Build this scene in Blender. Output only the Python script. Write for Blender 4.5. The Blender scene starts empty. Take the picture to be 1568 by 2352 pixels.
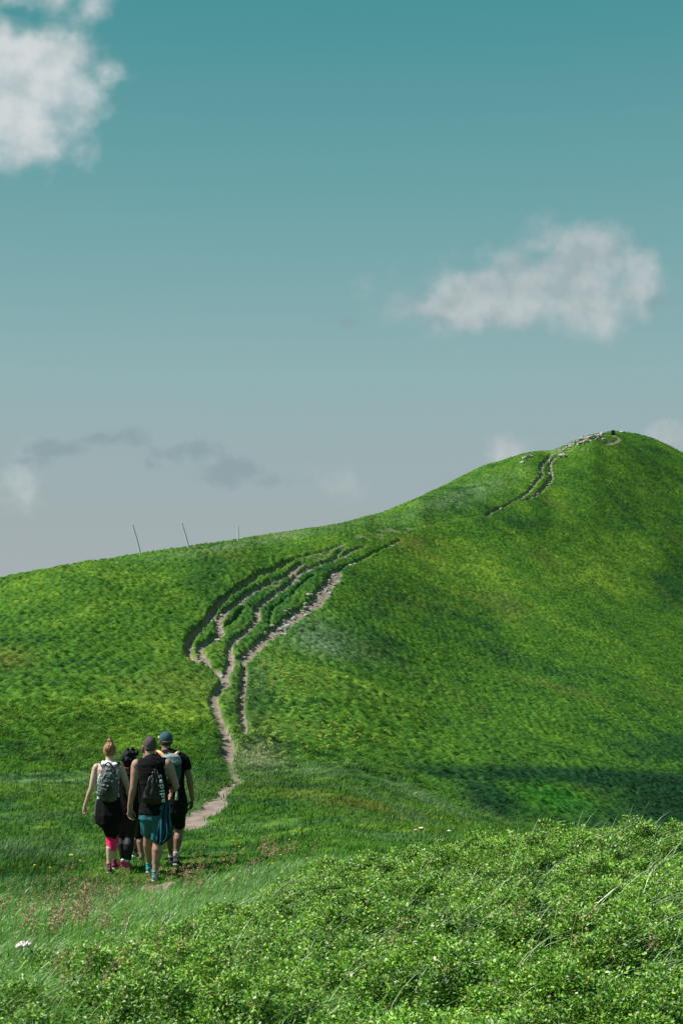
import bpy, math, random
import numpy as np
from mathutils import Vector, Matrix
rng = np.random.default_rng(7)
random.seed(7)
F = 3266.7          # focal length in design pixels (1568 x 2352 frame)
HV = 1500.0         # horizon row
CU = 784.0
EXPO = .65

scene = bpy.context.scene
COL = scene.collection

# ------------------------------------------------------------------ helpers
def tag(o, label=None, cat=None, group=None, kind=None):
    if label: o['label'] = label
    if cat: o['category'] = cat
    if group: o['group'] = group
    if kind: o['kind'] = kind
    return o

def empty(name, loc=(0, 0, 0), rz=0.0):
    o = bpy.data.objects.new(name, None)
    o.empty_display_size = 0.1
    o.location = loc
    o.rotation_euler = (0, 0, rz)
    COL.objects.link(o)
    return o

def np_mesh(name, V, Fc, mat=None, col=None, smooth=False, parent=None):
    """V (N,3), Fc (M,k) -> linked mesh object"""
    V = np.ascontiguousarray(V, dtype=np.float32)
    Fc = np.ascontiguousarray(Fc, dtype=np.int32)
    me = bpy.data.meshes.new(name)
    me.vertices.add(len(V))
    me.vertices.foreach_set('co', V.ravel())
    M, k = Fc.shape
    me.loops.add(M * k)
    me.loops.foreach_set('vertex_index', Fc.ravel())
    me.polygons.add(M)
    me.polygons.foreach_set('loop_start', np.arange(0, M * k, k, dtype=np.int32))
    me.update(calc_edges=True)
    me.polygons.foreach_set('use_smooth', np.full(M, smooth, dtype=bool))
    if col is not None:
        c = np.ones((len(V), 4), dtype=np.float32)
        c[:, :3] = col
        at = me.attributes.new('Col', 'FLOAT_COLOR', 'POINT')
        at.data.foreach_set('color', c.ravel())
    if mat: me.materials.append(mat)
    o = bpy.data.objects.new(name, me)
    COL.objects.link(o)
    if parent: o.parent = parent
    return o

def fade(t): return t * t * t * (t * (t * 6 - 15) + 10)

def _hash(ix, iy, seed):
    h = (ix.astype(np.int64) * 374761393 + iy.astype(np.int64) * 668265263 + seed * 2147483647) & 0xFFFFFFFF
    h = ((h ^ (h >> 13)) * 1274126177) & 0xFFFFFFFF
    h = (h ^ (h >> 16)) & 0xFFFFFFFF
    h = ((h ^ (h >> 15)) * 2246822519) & 0xFFFFFFFF
    return ((h ^ (h >> 14)) & 0xFFFF).astype(np.float32) / 65535.0

def vnoise(x, y, seed=0):
    """gradient noise, about -1..1"""
    x = np.asarray(x, dtype=np.float64); y = np.asarray(y, dtype=np.float64)
    ix = np.floor(x); iy = np.floor(y)
    fx = (x - ix); fy = (y - iy)
    u = fade(fx); v = fade(fy)
    def g(dx, dy):
        a = _hash(ix + dx, iy + dy, seed) * 6.2831853
        return np.cos(a) * (fx - dx) + np.sin(a) * (fy - dy)
    a = g(0, 0); b = g(1, 0); c = g(0, 1); d = g(1, 1)
    return ((a + (b - a) * u) + ((c + (d - c) * u) - (a + (b - a) * u)) * v) * 1.6

def fbm(x, y, seed=0, oct=3, gain=.5):
    s = 0; a = 1; t = 0
    for i in range(oct):
        s = s + a * vnoise(x * 2 ** i, y * 2 ** i, seed + i * 17); t += a; a *= gain
    return s / t

def sstep(a, b, x):
    t = np.clip((x - a) / (b - a), 0, 1)
    return t * t * (3 - 2 * t)

def srgb(r, g, b):
    f = lambda c: (c / 255) / 12.92 if c <= 10 else (((c / 255) + .055) / 1.055) ** 2.4
    return (f(r), f(g), f(b))

def new_mat(name):
    m = bpy.data.materials.new(name); m.use_nodes = True
    return m, m.node_tree, m.node_tree.nodes['Principled BSDF']

def noise_mat(name, c1, c2, scale=8.0, rough=.8, spec=.3, bump=0.0, bscale=None, detail=4, sheen=0, wave=None):
    """procedural material: two tones mixed by noise plus bump"""
    m, nt, b = new_mat(name)
    tc = nt.nodes.new('ShaderNodeTexCoord')
    n = nt.nodes.new('ShaderNodeTexNoise'); n.inputs['Scale'].default_value = scale; n.inputs['Detail'].default_value = detail
    nt.links.new(tc.outputs['Object'], n.inputs['Vector'])
    r = nt.nodes.new('ShaderNodeValToRGB')
    r.color_ramp.elements[0].position = .35; r.color_ramp.elements[1].position = .65
    r.color_ramp.elements[0].color = (*c1, 1); r.color_ramp.elements[1].color = (*c2, 1)
    nt.links.new(n.outputs['Fac'], r.inputs['Fac']); nt.links.new(r.outputs['Color'], b.inputs['Base Color'])
    b.inputs['Roughness'].default_value = rough
    b.inputs['Specular IOR Level'].default_value = spec
    if sheen: b.inputs['Sheen Weight'].default_value = sheen
    if bump:
        n2 = nt.nodes.new('ShaderNodeTexNoise'); n2.inputs['Scale'].default_value = bscale or scale * 3; n2.inputs['Detail'].default_value = 3
        nt.links.new(tc.outputs['Object'], n2.inputs['Vector'])
        bp = nt.nodes.new('ShaderNodeBump'); bp.inputs['Strength'].default_value = bump; bp.inputs['Distance'].default_value = .02
        nt.links.new(n2.outputs['Fac'], bp.inputs['Height']); nt.links.new(bp.outputs['Normal'], b.inputs['Normal'])
    return m

def veg_mat(name, rough=.55, spec=.3, trans=.25, nscale=3.0, gloss=None):
    """vegetation: baked plant colour varied by noise, with light passing through the leaf"""
    m, nt, b = new_mat(name)
    at = nt.nodes.new('ShaderNodeAttribute'); at.attribute_name = 'Col'
    tc = nt.nodes.new('ShaderNodeTexCoord')
    n = nt.nodes.new('ShaderNodeTexNoise'); n.inputs['Scale'].default_value = nscale; n.inputs['Detail'].default_value = 3
    nt.links.new(tc.outputs['Object'], n.inputs['Vector'])
    mp = nt.nodes.new('ShaderNodeMapRange'); mp.inputs['From Min'].default_value = .3; mp.inputs['From Max'].default_value = .7
    mp.inputs['To Min'].default_value = .75; mp.inputs['To Max'].default_value = 1.25
    nt.links.new(n.outputs['Fac'], mp.inputs['Value'])
    vm = nt.nodes.new('ShaderNodeVectorMath'); vm.operation = 'SCALE'
    nt.links.new(at.outputs['Color'], vm.inputs[0]); nt.links.new(mp.outputs['Result'], vm.inputs['Scale'])
    nt.links.new(vm.outputs['Vector'], b.inputs['Base Color'])
    b.inputs['Roughness'].default_value = rough
    b.inputs['Specular IOR Level'].default_value = spec
    if trans:
        tr = nt.nodes.new('ShaderNodeBsdfTranslucent')
        nt.links.new(vm.outputs['Vector'], tr.inputs['Color'])
        mx = nt.nodes.new('ShaderNodeMixShader'); mx.inputs[0].default_value = trans
        nt.links.new(b.outputs[0], mx.inputs[1]); nt.links.new(tr.outputs[0], mx.inputs[2])
        nt.links.new(mx.outputs[0], nt.nodes['Material Output'].inputs['Surface'])
    return m

# ------------------------------------------------------------------ camera
cam = bpy.data.cameras.new('camera')
cam.sensor_fit = 'VERTICAL'; cam.sensor_height = 36; cam.sensor_width = 24
cam.lens = 50; cam.shift_y = 324 / 2352.0
cam.clip_start = .1; cam.clip_end = 20000
co = bpy.data.objects.new('camera', cam); COL.objects.link(co)
co.location = (0, 0, 0); co.rotation_euler = (math.radians(90), 0, 0)
scene.camera = co

# ------------------------------------------------------------------ light and sky
SUN_AZ = 93.0     # degrees to the left of straight ahead
SUN_EL = 50.0
sd = Vector((-math.cos(math.radians(SUN_EL)) * math.sin(math.radians(SUN_AZ)),
             math.cos(math.radians(SUN_EL)) * math.cos(math.radians(SUN_AZ)), math.sin(math.radians(SUN_EL))))
sl = bpy.data.lights.new('sun', 'SUN'); sl.energy = 5.0; sl.angle = math.radians(.6); sl.color = (1, .955, .88)
so = bpy.data.objects.new('sun', sl); COL.objects.link(so)
so.rotation_euler = sd.to_track_quat('Z', 'Y').to_euler()

w = bpy.data.worlds.new('World'); scene.world = w; w.use_nodes = True
nt = w.node_tree; nt.nodes.clear()
class NN:
    def __init__(s, nt): s.nt = nt
    def put(s, sock, v):
        if isinstance(v, (int, float, tuple)): sock.default_value = v
        else: s.nt.links.new(v, sock)
    def m(s, op, a, b=0.0, c=0.0, clamp=False):
        n = s.nt.nodes.new('ShaderNodeMath'); n.operation = op; n.use_clamp = clamp
        s.put(n.inputs[0], a); s.put(n.inputs[1], b)
        if op in ('MULTIPLY_ADD', 'SMOOTH_MAX', 'SMOOTH_MIN'): s.put(n.inputs[2], c)
        return n.outputs[0]
    def v(s, op, a, b=(0., 0., 0.)):
        n = s.nt.nodes.new('ShaderNodeVectorMath'); n.operation = op
        s.put(n.inputs[0], a)
        if op != 'LENGTH': s.put(n.inputs[1], b)
        return n.outputs['Value'] if op in ('LENGTH', 'DOT_PRODUCT') else n.outputs[0]
    def comb(s, x, y, z=0.0):
        n = s.nt.nodes.new('ShaderNodeCombineXYZ')
        for i, q in enumerate((x, y, z)): s.put(n.inputs[i], q)
        return n.outputs[0]
    def noise(s, vec, scale, detail=6, rough=.55):
        n = s.nt.nodes.new('ShaderNodeTexNoise'); s.put(n.inputs['Vector'], vec)
        n.inputs['Scale'].default_value = scale; n.inputs['Detail'].default_value = detail; n.inputs['Roughness'].default_value = rough
        return n.outputs['Fac']
    def sm(s, x, a, b):
        n = s.nt.nodes.new('ShaderNodeMapRange'); n.interpolation_type = 'SMOOTHSTEP'
        s.put(n.inputs['Value'], x); n.inputs['From Min'].default_value = a; n.inputs['From Max'].default_value = b
        return n.outputs['Result']
    def mix(s, f, a, b):
        n = s.nt.nodes.new('ShaderNodeMix'); n.data_type = 'RGBA'
        s.put(n.inputs[0], f)
        for sock, q in ((n.inputs[6], a), (n.inputs[7], b)):
            if isinstance(q, tuple): sock.default_value = (*q, 1)
            else: s.nt.links.new(q, sock)
        return n.outputs[2]
q = NN(nt)
tc = nt.nodes.new('ShaderNodeTexCoord')
sep = nt.nodes.new('ShaderNodeSeparateXYZ'); nt.links.new(tc.outputs['Generated'], sep.inputs[0])
dx, dy, dz = sep.outputs
sky = nt.nodes.new('ShaderNodeTexSky'); sky.sky_type = 'NISHITA'; sky.sun_disc = False
sky.sun_elevation = math.radians(SUN_EL); sky.sun_rotation = math.radians(-SUN_AZ)
sky.altitude = 1200; sky.dust_density = 1.0; sky.ozone_density = 3.0
ramp = nt.nodes.new('ShaderNodeValToRGB')
stops = [(0.0, (170, 176, 178)), (.04, (169, 175, 178)), (.09, (163, 174, 176)), (.14, (157, 176, 178)), (.19, (147, 178, 180)),
         (.25, (128, 171, 174)), (.32, (106, 162, 166)), (.40, (80, 150, 155)), (.47, (60, 138, 147)), (.75, (40, 110, 128)), (1.0, (30, 95, 118))]
cr = ramp.color_ramp
while len(cr.elements) < len(stops): cr.elements.new(.5)
for e, (p, c) in zip(cr.elements, stops): e.position = p; e.color = (*srgb(*c), 1)
zz = q.m('MAXIMUM', dz, 0.0)
nt.links.new(zz, ramp.inputs[0])
skyg = q.mix(1.0, sky.outputs[0], (1., 1., 1.))
gr = q.v('MULTIPLY', sky.outputs[0], (.035, .075, .075))
base = q.mix(.96, gr, ramp.outputs[0])
# clouds live on directions of the sky in front: (x/y, z/y)
fy = q.m('MAXIMUM', dy, .02)
px = q.m('DIVIDE', dx, fy); pz = q.m('DIVIDE', dz, fy)
P = q.comb(px, pz)
warp = q.noise(P, 22, 4)
warp2 = q.noise(q.v('ADD', P, (3.3, 1.7, 0.)), 22, 4)
Pw = q.v('ADD', P, q.comb(q.m('MULTIPLY', q.m('SUBTRACT', warp, .5), .032), q.m('MULTIPLY', q.m('SUBTRACT', warp2, .5), .032)))
def lobes(L):
    acc = None
    for (u, v, ru, rv, wt) in L:
        c = ((u - CU) / F, (HV - v) / F, 0.)
        d = q.v('MULTIPLY', q.v('SUBTRACT', Pw, c), (F / ru, F / rv, 1.))
        val = q.m('MULTIPLY', q.m('SUBTRACT', 1.0, q.v('LENGTH', d)), wt)
        acc = val if acc is None else q.m('SMOOTH_MAX', acc, val, .12)
    return acc
big = lobes([(40, 205, 190, 165, .8), (1260, 665, 220, 95, .5), (20, 215, 190, 180, 1.15), (105, 150, 105, 110, 1.0), (0, 95, 60, 80, .9), (160, 225, 80, 100, .75), (70, 330, 110, 70, .7),
             (232, 165, 42, 42, .55), (130, 10, 50, 50, .3), (215, 5, 50, 30, .25), (40, 0, 50, 25, .25),
             (1290, 660, 200, 110, .95), (1250, 560, 70, 50, .55), (1050, 695, 130, 55, .75), (1345, 585, 110, 85, 1.0), (1470, 660, 60, 85, .72), (1190, 590, 100, 50, .4),
             (1120, 690, 200, 80, 1.15), (1000, 712, 120, 40, .8), (1010, 700, 130, 60, .38), (1425, 585, 40, 35, .4),
             (1165, 1040, 56, 30, .5), (1530, 1002, 60, 40, .8), (795, 1115, 50, 35, .22), (40, 1112, 50, 50, .25)])
nz = q.noise(P, 30, 8, .5)
dens = q.m('MULTIPLY_ADD', q.m('SUBTRACT', nz, .5), 1.45, big)
dens = q.sm(dens, -.2, .62)
nz_l = q.noise(q.v('ADD', P, (-.006, .009, 0.)), 26, 6, .5)
nz_b = q.noise(P, 26, 6, .5)
shade = q.m('MULTIPLY_ADD', q.m('SUBTRACT', nz_b, nz_l), 4.5, .55, clamp=True)
up = q.m('MULTIPLY_ADD', q.m('SUBTRACT', nz, .5), 1.4, .5, clamp=True)
shade = q.m('MULTIPLY_ADD', q.m('ADD', shade, up), .5, 0.0, clamp=True)
# the left cloud is nearer the sun and brighter
leftb = q.sm(px, -.02, -.16)
cdark = q.mix(leftb, srgb(150, 168, 172), srgb(164, 184, 188))
clite = q.mix(leftb, srgb(200, 205, 207), srgb(220, 223, 225))
ccol = q.mix(shade, cdark, clite)
wt = q.m('MULTIPLY', dens, q.m('MULTIPLY_ADD', leftb, .12, .85))
frontm = q.sm(dy, .05, .3)
wt = q.m('MULTIPLY', wt, frontm)
out = q.mix(wt, base, ccol)
# low grey banks of cloud over the left ridge, a little darker than the air behind
grey = lobes([(130, 1030, 130, 34, .9), (250, 1012, 110, 34, .9), (60, 1060, 100, 30, .6), (450, 1040, 120, 36, 1.0), (540, 1085, 120, 50, .95),
              (640, 1110, 90, 30, .6), (350, 1070, 60, 22, .6), (1520, 700, 36, 26, .7), (800, 725, 50, 22, .35), (960, 730, 100, 30, .3)])
g = q.sm(q.m('MULTIPLY_ADD', q.m('SUBTRACT', q.noise(P, 40, 8, .6), .5), 2.0, grey), .05, .75)
g = q.m('MULTIPLY', q.m('MULTIPLY', g, .7), frontm)
out = q.mix(g, out, srgb(137, 158, 165))
ten = q.v('SCALE', out); ten.node.inputs['Scale'].default_value = 10.0 / 2 ** EXPO
bg = nt.nodes.new('ShaderNodeBackground'); bg.inputs['Strength'].default_value = .1
nt.links.new(ten, bg.inputs['Color'])
wo = nt.nodes.new('ShaderNodeOutputWorld'); nt.links.new(bg.outputs[0], wo.inputs[0])

scene.view_settings.view_transform = 'Standard'
scene.view_settings.look = 'None'
scene.view_settings.exposure = EXPO
scene.view_settings.gamma = 1
scene.render.engine = 'CYCLES'
scene.cycles.max_bounces = 6
scene.cycles.transparent_max_bounces = 4
# ------------------------------------------------------------------ terrain
# each column: (u, [(distance, row) ...] , skyline distance); heights follow from the row
T = {
 0:    ([(6.2,2352),(9,2205),(12.5,2110),(17,2028),(21,1962),(25,1905),(29,1855),(34,1803),(40,1752),(47,1702),(55,1652),(64,1602),(74,1552),(84,1502),(94,1453),(106,1400),(120,1348),(126,1330)],126),
 350:  ([(6.2,2352),(9,2200),(12.5,2100),(18,2022),(19.5,1985),(21.5,1950),(24.5,1900),(28.5,1850),(34,1800),(41,1750),(50,1700),(60,1650),(71,1600),(82,1550),(93,1500),(104,1450),(115,1400),(127,1350),(141,1300),(150,1270)],150),
 600:  ([(6.2,2352),(8.8,2200),(12,2085),(16.5,2008),(19,1975),(22,1930),(26,1880),(30,1840),(35,1800),(40,1780),(46,1755),(54,1720),(62,1690),(74,1640),(83,1600),(97,1540),(108,1490),(120,1440),(129,1400),(142,1350),(156,1300),(175,1260),(190,1240),(200,1230)],200),
 784:  ([(6.2,2352),(7.9,2200),(9.8,2100),(12,2025),(14.5,2000),(17.5,1965),(19.5,1940),(24,1880),(30,1830),(37,1790),(42,1785),(50,1762),(57,1740),(67,1700),(78,1650),(90,1600),(113,1500),(137,1400),(163,1300),(185,1250),(205,1225),(225,1205),(232,1200)],232),
 890:  ([(6.1,2352),(7.7,2200),(9.5,2100),(11.8,2016),(14.7,2000),(17.8,1962),(19.7,1938),(25,1888),(30.5,1850),(37,1812),(42,1812),(52,1785),(60,1765),(74,1720),(86,1670),(101,1600),(120,1520),(143,1420),(168,1320),(194,1250),(216,1222),(234,1195),(250,1175)],250),
 1000: ([(6.0,2352),(7.6,2200),(9.3,2100),(11.5,2008),(15,1997),(18,1960),(20,1935),(26,1900),(31,1870),(36,1850),(42,1856),(54,1815),(63,1796),(72,1775),(82,1740),(92,1700),(105,1655),(125,1590),(154,1490),(182,1390),(208,1300),(227,1230),(237,1205),(280,1160),(310,1125)],310),
 1150: ([(5.9,2352),(7.3,2200),(8.9,2100),(11.2,1978),(15,1988),(19,1960),(22,1942),(30,1915),(37,1895),(48,1892),(58,1868),(66,1830),(80,1792),(87,1760),(98,1712),(122,1620),(152,1515),(182,1405),(210,1310),(240,1212),(255,1168),(288,1105),(316,1060)],316),
 1300: ([(5.8,2352),(7.1,2200),(8.5,2100),(11,1966),(15,1982),(19,1960),(22,1950),(30,1938),(38,1926),(55,1915),(70,1900),(80,1860),(89,1805),(97,1765),(113,1700),(139,1605),(169,1502),(200,1400),(230,1305),(264,1200),(283,1150),(306,1100),(325,1062),(345,1022)],345),
 1420: ([(5.8,2352),(7.1,2200),(8.5,2100),(10.9,1965),(15,1984),(19,1962),(22,1952),(30,1942),(42,1932),(60,1920),(80,1895),(89,1860),(97,1803),(106,1765),(122,1700),(149,1603),(181,1501),(212,1400),(243,1302),(277,1205),(314,1112),(340,1055),(362,1012),(375,994)],375),
 1568: ([(5.8,2352),(7.1,2200),(8.5,2100),(10.8,1963),(15,1985),(19,1964),(22,1960),(32,1955),(45,1945),(65,1925),(92,1892),(102,1855),(112,1803),(121,1765),(140,1700),(170,1600),(203,1500),(236,1400),(268,1300),(303,1200),(342,1100),(374,1042)],374),
}
def pchip(x, y, xi):
    x = np.asarray(x, float); y = np.asarray(y, float)
    h = np.diff(x); d = np.diff(y) / h
    m = np.zeros_like(y); m[0] = d[0]; m[-1] = d[-1]
    for i in range(1, len(x) - 1):
        if d[i - 1] * d[i] > 0:
            w1 = 2 * h[i] + h[i - 1]; w2 = h[i] + 2 * h[i - 1]
            m[i] = (w1 + w2) / (w1 / d[i - 1] + w2 / d[i])
    k = np.clip(np.searchsorted(x, xi) - 1, 0, len(x) - 2)
    t = (xi - x[k]) / h[k]
    return ((1 + 2 * t) * (1 - t) ** 2 * y[k] + t * (1 - t) ** 2 * h[k] * m[k] + t * t * (3 - 2 * t) * y[k + 1] + t * t * (t - 1) * h[k] * m[k + 1])

YS = np.concatenate([np.exp(np.linspace(math.log(1.2), math.log(14), 170)[:-1]),
                     np.exp(np.linspace(math.log(14), math.log(62), 330)[:-1]),
                     np.exp(np.linspace(math.log(62), math.log(230), 900)[:-1]),
                     np.exp(np.linspace(math.log(230), math.log(410), 260)[:-1]),
                     np.exp(np.linspace(math.log(410), math.log(12000), 60))])
US = np.concatenate([np.linspace(-5200, -220, 90)[:-1], np.arange(-220, 1790, 2.6), np.linspace(1790, 6800, 90)[1:]])
cu = sorted(T)
cols = []
for u in cu:
    pts, ys = T[u]
    y = np.array([p[0] for p in pts]); z = (HV - np.array([p[1] for p in pts])) / F * y
    zl = z[-1]
    ya = [1.0] + list(y); za = [-1.62] + list(z)
    # beyond the skyline the ground falls away into low country
    f_ = 1.0
    for k, dzz in ((1.06, -.004), (1.18, -.03), (1.5, -.14)):
        ya.append(ys * k); za.append(zl + dzz * ys)
    ya += [ys * 2.4, 2200, 13000]; za += [-50, -120, -150]
    cols.append(pchip(np.log(ya), za, np.log(YS)))
cols = np.array(cols)                                # (ncol, ny)
# extra columns outside the frame continue the slopes
ex = {-600: cols[0] - np.minimum(YS, 130) * .05 * sstep(20, 60, YS), -5200: cols[0] - np.minimum(YS, 130) * .22 * sstep(20, 60, YS)}
exr = {2100: cols[-1] - np.minimum(YS, 300) * .07 * sstep(14, 60, YS), 6800: cols[-1] - np.minimum(YS, 300) * .33 * sstep(14, 60, YS)}
keys = [-5200, -600] + cu + [2100, 6800]
allc = np.array([ex[-5200], ex[-600]] + list(cols) + [exr[2100], exr[6800]])
# smooth interpolation across columns
def across(ui):
    x = np.array(keys, float); h = np.diff(x); d = np.diff(allc, axis=0) / h[:, None]
    m = np.zeros_like(allc); m[0] = d[0]; m[-1] = d[-1]
    for i in range(1, len(x) - 1):
        m[i] = (d[i - 1] * h[i] + d[i] * h[i - 1]) / (h[i] + h[i - 1])
    m[1] = d[1]; m[-2] = d[-2]
    k = np.clip(np.searchsorted(x, ui) - 1, 0, len(x) - 2)
    t = ((ui - x[k]) / h[k])[:, None]; H = h[k][:, None]
    return ((1 + 2 * t) * (1 - t) ** 2 * allc[k] + t * (1 - t) ** 2 * H * m[k] + t * t * (3 - 2 * t) * allc[k + 1] + t * t * (t - 1) * H * m[k + 1])
Z = across(US)
fi = np.where((US >= -220) & (US <= 1790))[0]
kk = np.hanning(259); kk /= kk.sum()
Zs = np.apply_along_axis(lambda c_: np.convolve(np.pad(c_, 129, mode='reflect', reflect_type='odd'), kk, 'valid'), 0, Z[fi])
wf = sstep(75, 120, YS)[None] * (sstep(-220, -120, US[fi]) * (1 - sstep(1690, 1790, US[fi])))[:, None]
Z[fi] = Z[fi] * (1 - wf) + Zs * wf
Ug, Yg = np.meshgrid(US, YS, indexing='ij')
X = (Ug - CU) / F * Yg
# large, gentle relief
amp = sstep(24, 80, Yg) * (1 - sstep(500, 1500, Yg))
Z = Z + amp * (.75 * fbm(X / 34, Yg / 30, 3, 2) + .38 * fbm(X / 11, Yg / 10, 9, 2))
Z = Z + .07 * sstep(5, 9, Yg) * fbm(X / 2.3, Yg / 2.3, 21, 2) * (1 - sstep(24, 60, Yg)) * (1 - .6 * np.exp(-((X + 2.6) / 2) ** 2 - ((Yg - 18.8) / 2.2) ** 2))
# hollow in the grass at the left
Z = Z - .28 * np.exp(-((X + 3.6) / .9) ** 2 - ((Yg - 15.2) / 1.6) ** 2)
# skyline correction
SK = np.array([(-220,1392),(0,1330),(110,1308),(225,1289),(325,1273),(436,1258),(546,1241),(640,1225),(740,1211),(800,1200),(835,1188),(870,1180),(935,1155),(1000,1125),(1060,1094),(1112,1069),(1150,1059),(1195,1044),(1212,1040),(1240,1036),(1262,1037),(1275,1032),(1320,1012),(1352,1000),(1385,994),(1410,990),(1430,992),(1460,997),(1495,1006),(1530,1022),(1568,1041),(1640,1080),(1790,1180)], float)
sel = (US >= -220) & (US <= 1790)
tgt = np.interp(US, SK[:, 0], SK[:, 1])
tgt_k = np.convolve(np.pad(tgt, 3, mode='edge'), np.ones(7) / 7, 'valid')
ok = YS < 600
for _ in range(3):
    Vv = HV - Z / Yg * F
    sub = Vv[:, ok]; imin = np.argmin(sub, axis=1)
    delta = tgt_k - sub[np.arange(len(US)), imin]      # rows
    ysk_s = np.interp(US, cu, [T[k][1] for k in cu])
    delta = np.where(sel, delta, 0); delta = np.convolve(np.pad(delta, 4, mode='edge'), np.ones(9) / 9, 'valid')
    wgt = sstep(.6, .97, Yg / ysk_s[:, None])
    Z = Z - (delta[:, None] * wgt) * Yg / F * np.where(Yg > ysk_s[:, None], ysk_s[:, None] / Yg, 1)
Vv = HV - Z / Yg * F
RUN = np.minimum.accumulate(Vv, axis=1)

def hit(u, v):
    """first ground point seen at frame position (u, v) -> (x, y, z)"""
    i = int(np.clip(np.searchsorted(US, u), 1, len(US) - 1))
    col = RUN[i]
    j = int(np.argmax(col <= v))
    if j == 0: j = len(YS) - 60
    y = YS[j]
    return ((u - CU) / F * y, y, Z[i, j])

def ground(x, y):
    x = np.asarray(x, float); y = np.asarray(y, float)
    u = x / y * F + CU
    i = np.clip(np.searchsorted(US, u) - 1, 0, len(US) - 2); j = np.clip(np.searchsorted(YS, y) - 1, 0, len(YS) - 2)
    a = np.clip((u - US[i]) / (US[i + 1] - US[i]), 0, 1); b = np.clip((y - YS[j]) / (YS[j + 1] - YS[j]), 0, 1)
    return (Z[i, j] * (1 - a) + Z[i + 1, j] * a) * (1 - b) + (Z[i, j + 1] * (1 - a) + Z[i + 1, j + 1] * a) * b

# paths and ruts: (points, half width m, depth m, dirt strength, stony)
def A(*p): return [(401.9 + x * .3662, 1177.0 + y * .3662) for x, y in p]
def B(*p): return [(976.1 + x * .37753, 947.3 + y * .37753) for x, y in p]
RUTS = [
 (A((95,900),(80,860),(85,810),(120,760),(170,715),(215,665),(250,600),(300,550),(370,500),(440,450),(500,405),(560,380),(640,350),(700,310),(760,290)), .30, .52, 1.0),
 (A((760,290),(850,265),(960,240),(1050,200)), .35, .2, .5),
 (A((95,900),(150,930),(200,965),(270,1000),(300,1040),(310,1060)), .38, .3, 1.0),
 (A((200,960),(190,920),(165,890),(150,865),(180,830),(240,805),(290,760),(270,700),(290,660),(330,610),(400,570),(450,520),(520,480),(600,440),(700,400),(730,370),(770,340),(800,315)), .32, .28, .8),
 (A((305,720),(370,680),(430,600)), .18, .25, .4),
 (A((310,1560),(330,1470),(320,1400),(290,1350),(270,1280),(245,1200),(240,1150),(290,1110),(320,1070),(310,1030),(335,990),(350,940),(340,880),(350,830),(390,790),(450,745),(490,710),(525,670),(510,620),(545,580),(590,540),(650,500),(710,460),(745,425),(770,390),(830,360),(900,330),(970,310),(1010,290),(1060,270),(1110,240),(1180,215)), .27, .24, 1.0),
 (A((590,720),(600,660),(610,610),(660,570),(720,530),(780,460),(830,420),(870,390)), .15, .22, .35),
 (A((430,930),(460,890),(510,850),(560,800),(620,760)), .45, .32, 1.0),
 (A((620,760),(680,710),(730,670),(780,630),(850,600),(890,560),(920,500),(960,460),(990,410),(1020,370)), .62, .32, .72),
 (A((1020,370),(1060,335),(1100,330),(1160,300),(1240,255),(1310,225),(1410,175)), .22, .26, .5),
 (A((455,1410),(430,1370),(425,1300),(410,1220),(420,1150),(425,1080),(435,1000),(430,940)), .22, .3, .85),
 (A((1010,270),(1030,240),(1060,215)), .3, .4, .5),
 (A((930,265),(960,245),(985,240)), .3, .4, .5),
 (B((370,630),(400,610),(460,580),(560,530),(620,490),(670,430),(710,380),(700,330),(740,290),(770,250),(830,250),(900,240),(980,230)), .30, .35, .62),
 (B((600,540),(660,510),(700,480),(740,440),(770,400),(760,350),(755,310),(800,270),(830,255)), .30, .4, .72),
 (B((1090,200),(1150,185),(1175,165),(1140,140)), .45, .2, .8),
 ([(1130,1178),(1080,1190),(1030,1199),(980,1208),(930,1222)], .3, .03, .36),
 ([(350,2075),(352,2050),(356,2035)], .16, .03, .75),
 ([(420,1902),(434,1893),(455,1877),(484,1860),(500,1843)], .24, .03, 1.0),
 ([(500,1843),(506,1831),(520,1812),(545,1799),(560,1796)], .13, .03, .7),
 ([(518,1690),(522,1715),(526,1745),(524,1760),(535,1778),(545,1795)], .16, .06, .55),
]
dirt = np.zeros_like(Z); dep = np.zeros_like(Z)
UVW = []
wob = fbm(X / .9, Yg / .9, 55, 2) + .6 * vnoise(X / .32, Yg / .4, 57)
wob2 = fbm(X / 3, Yg / 3, 56, 2)
Ibuf = np.arange(len(US)); Jbuf = np.arange(len(YS))
RUTPTS = []
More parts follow.
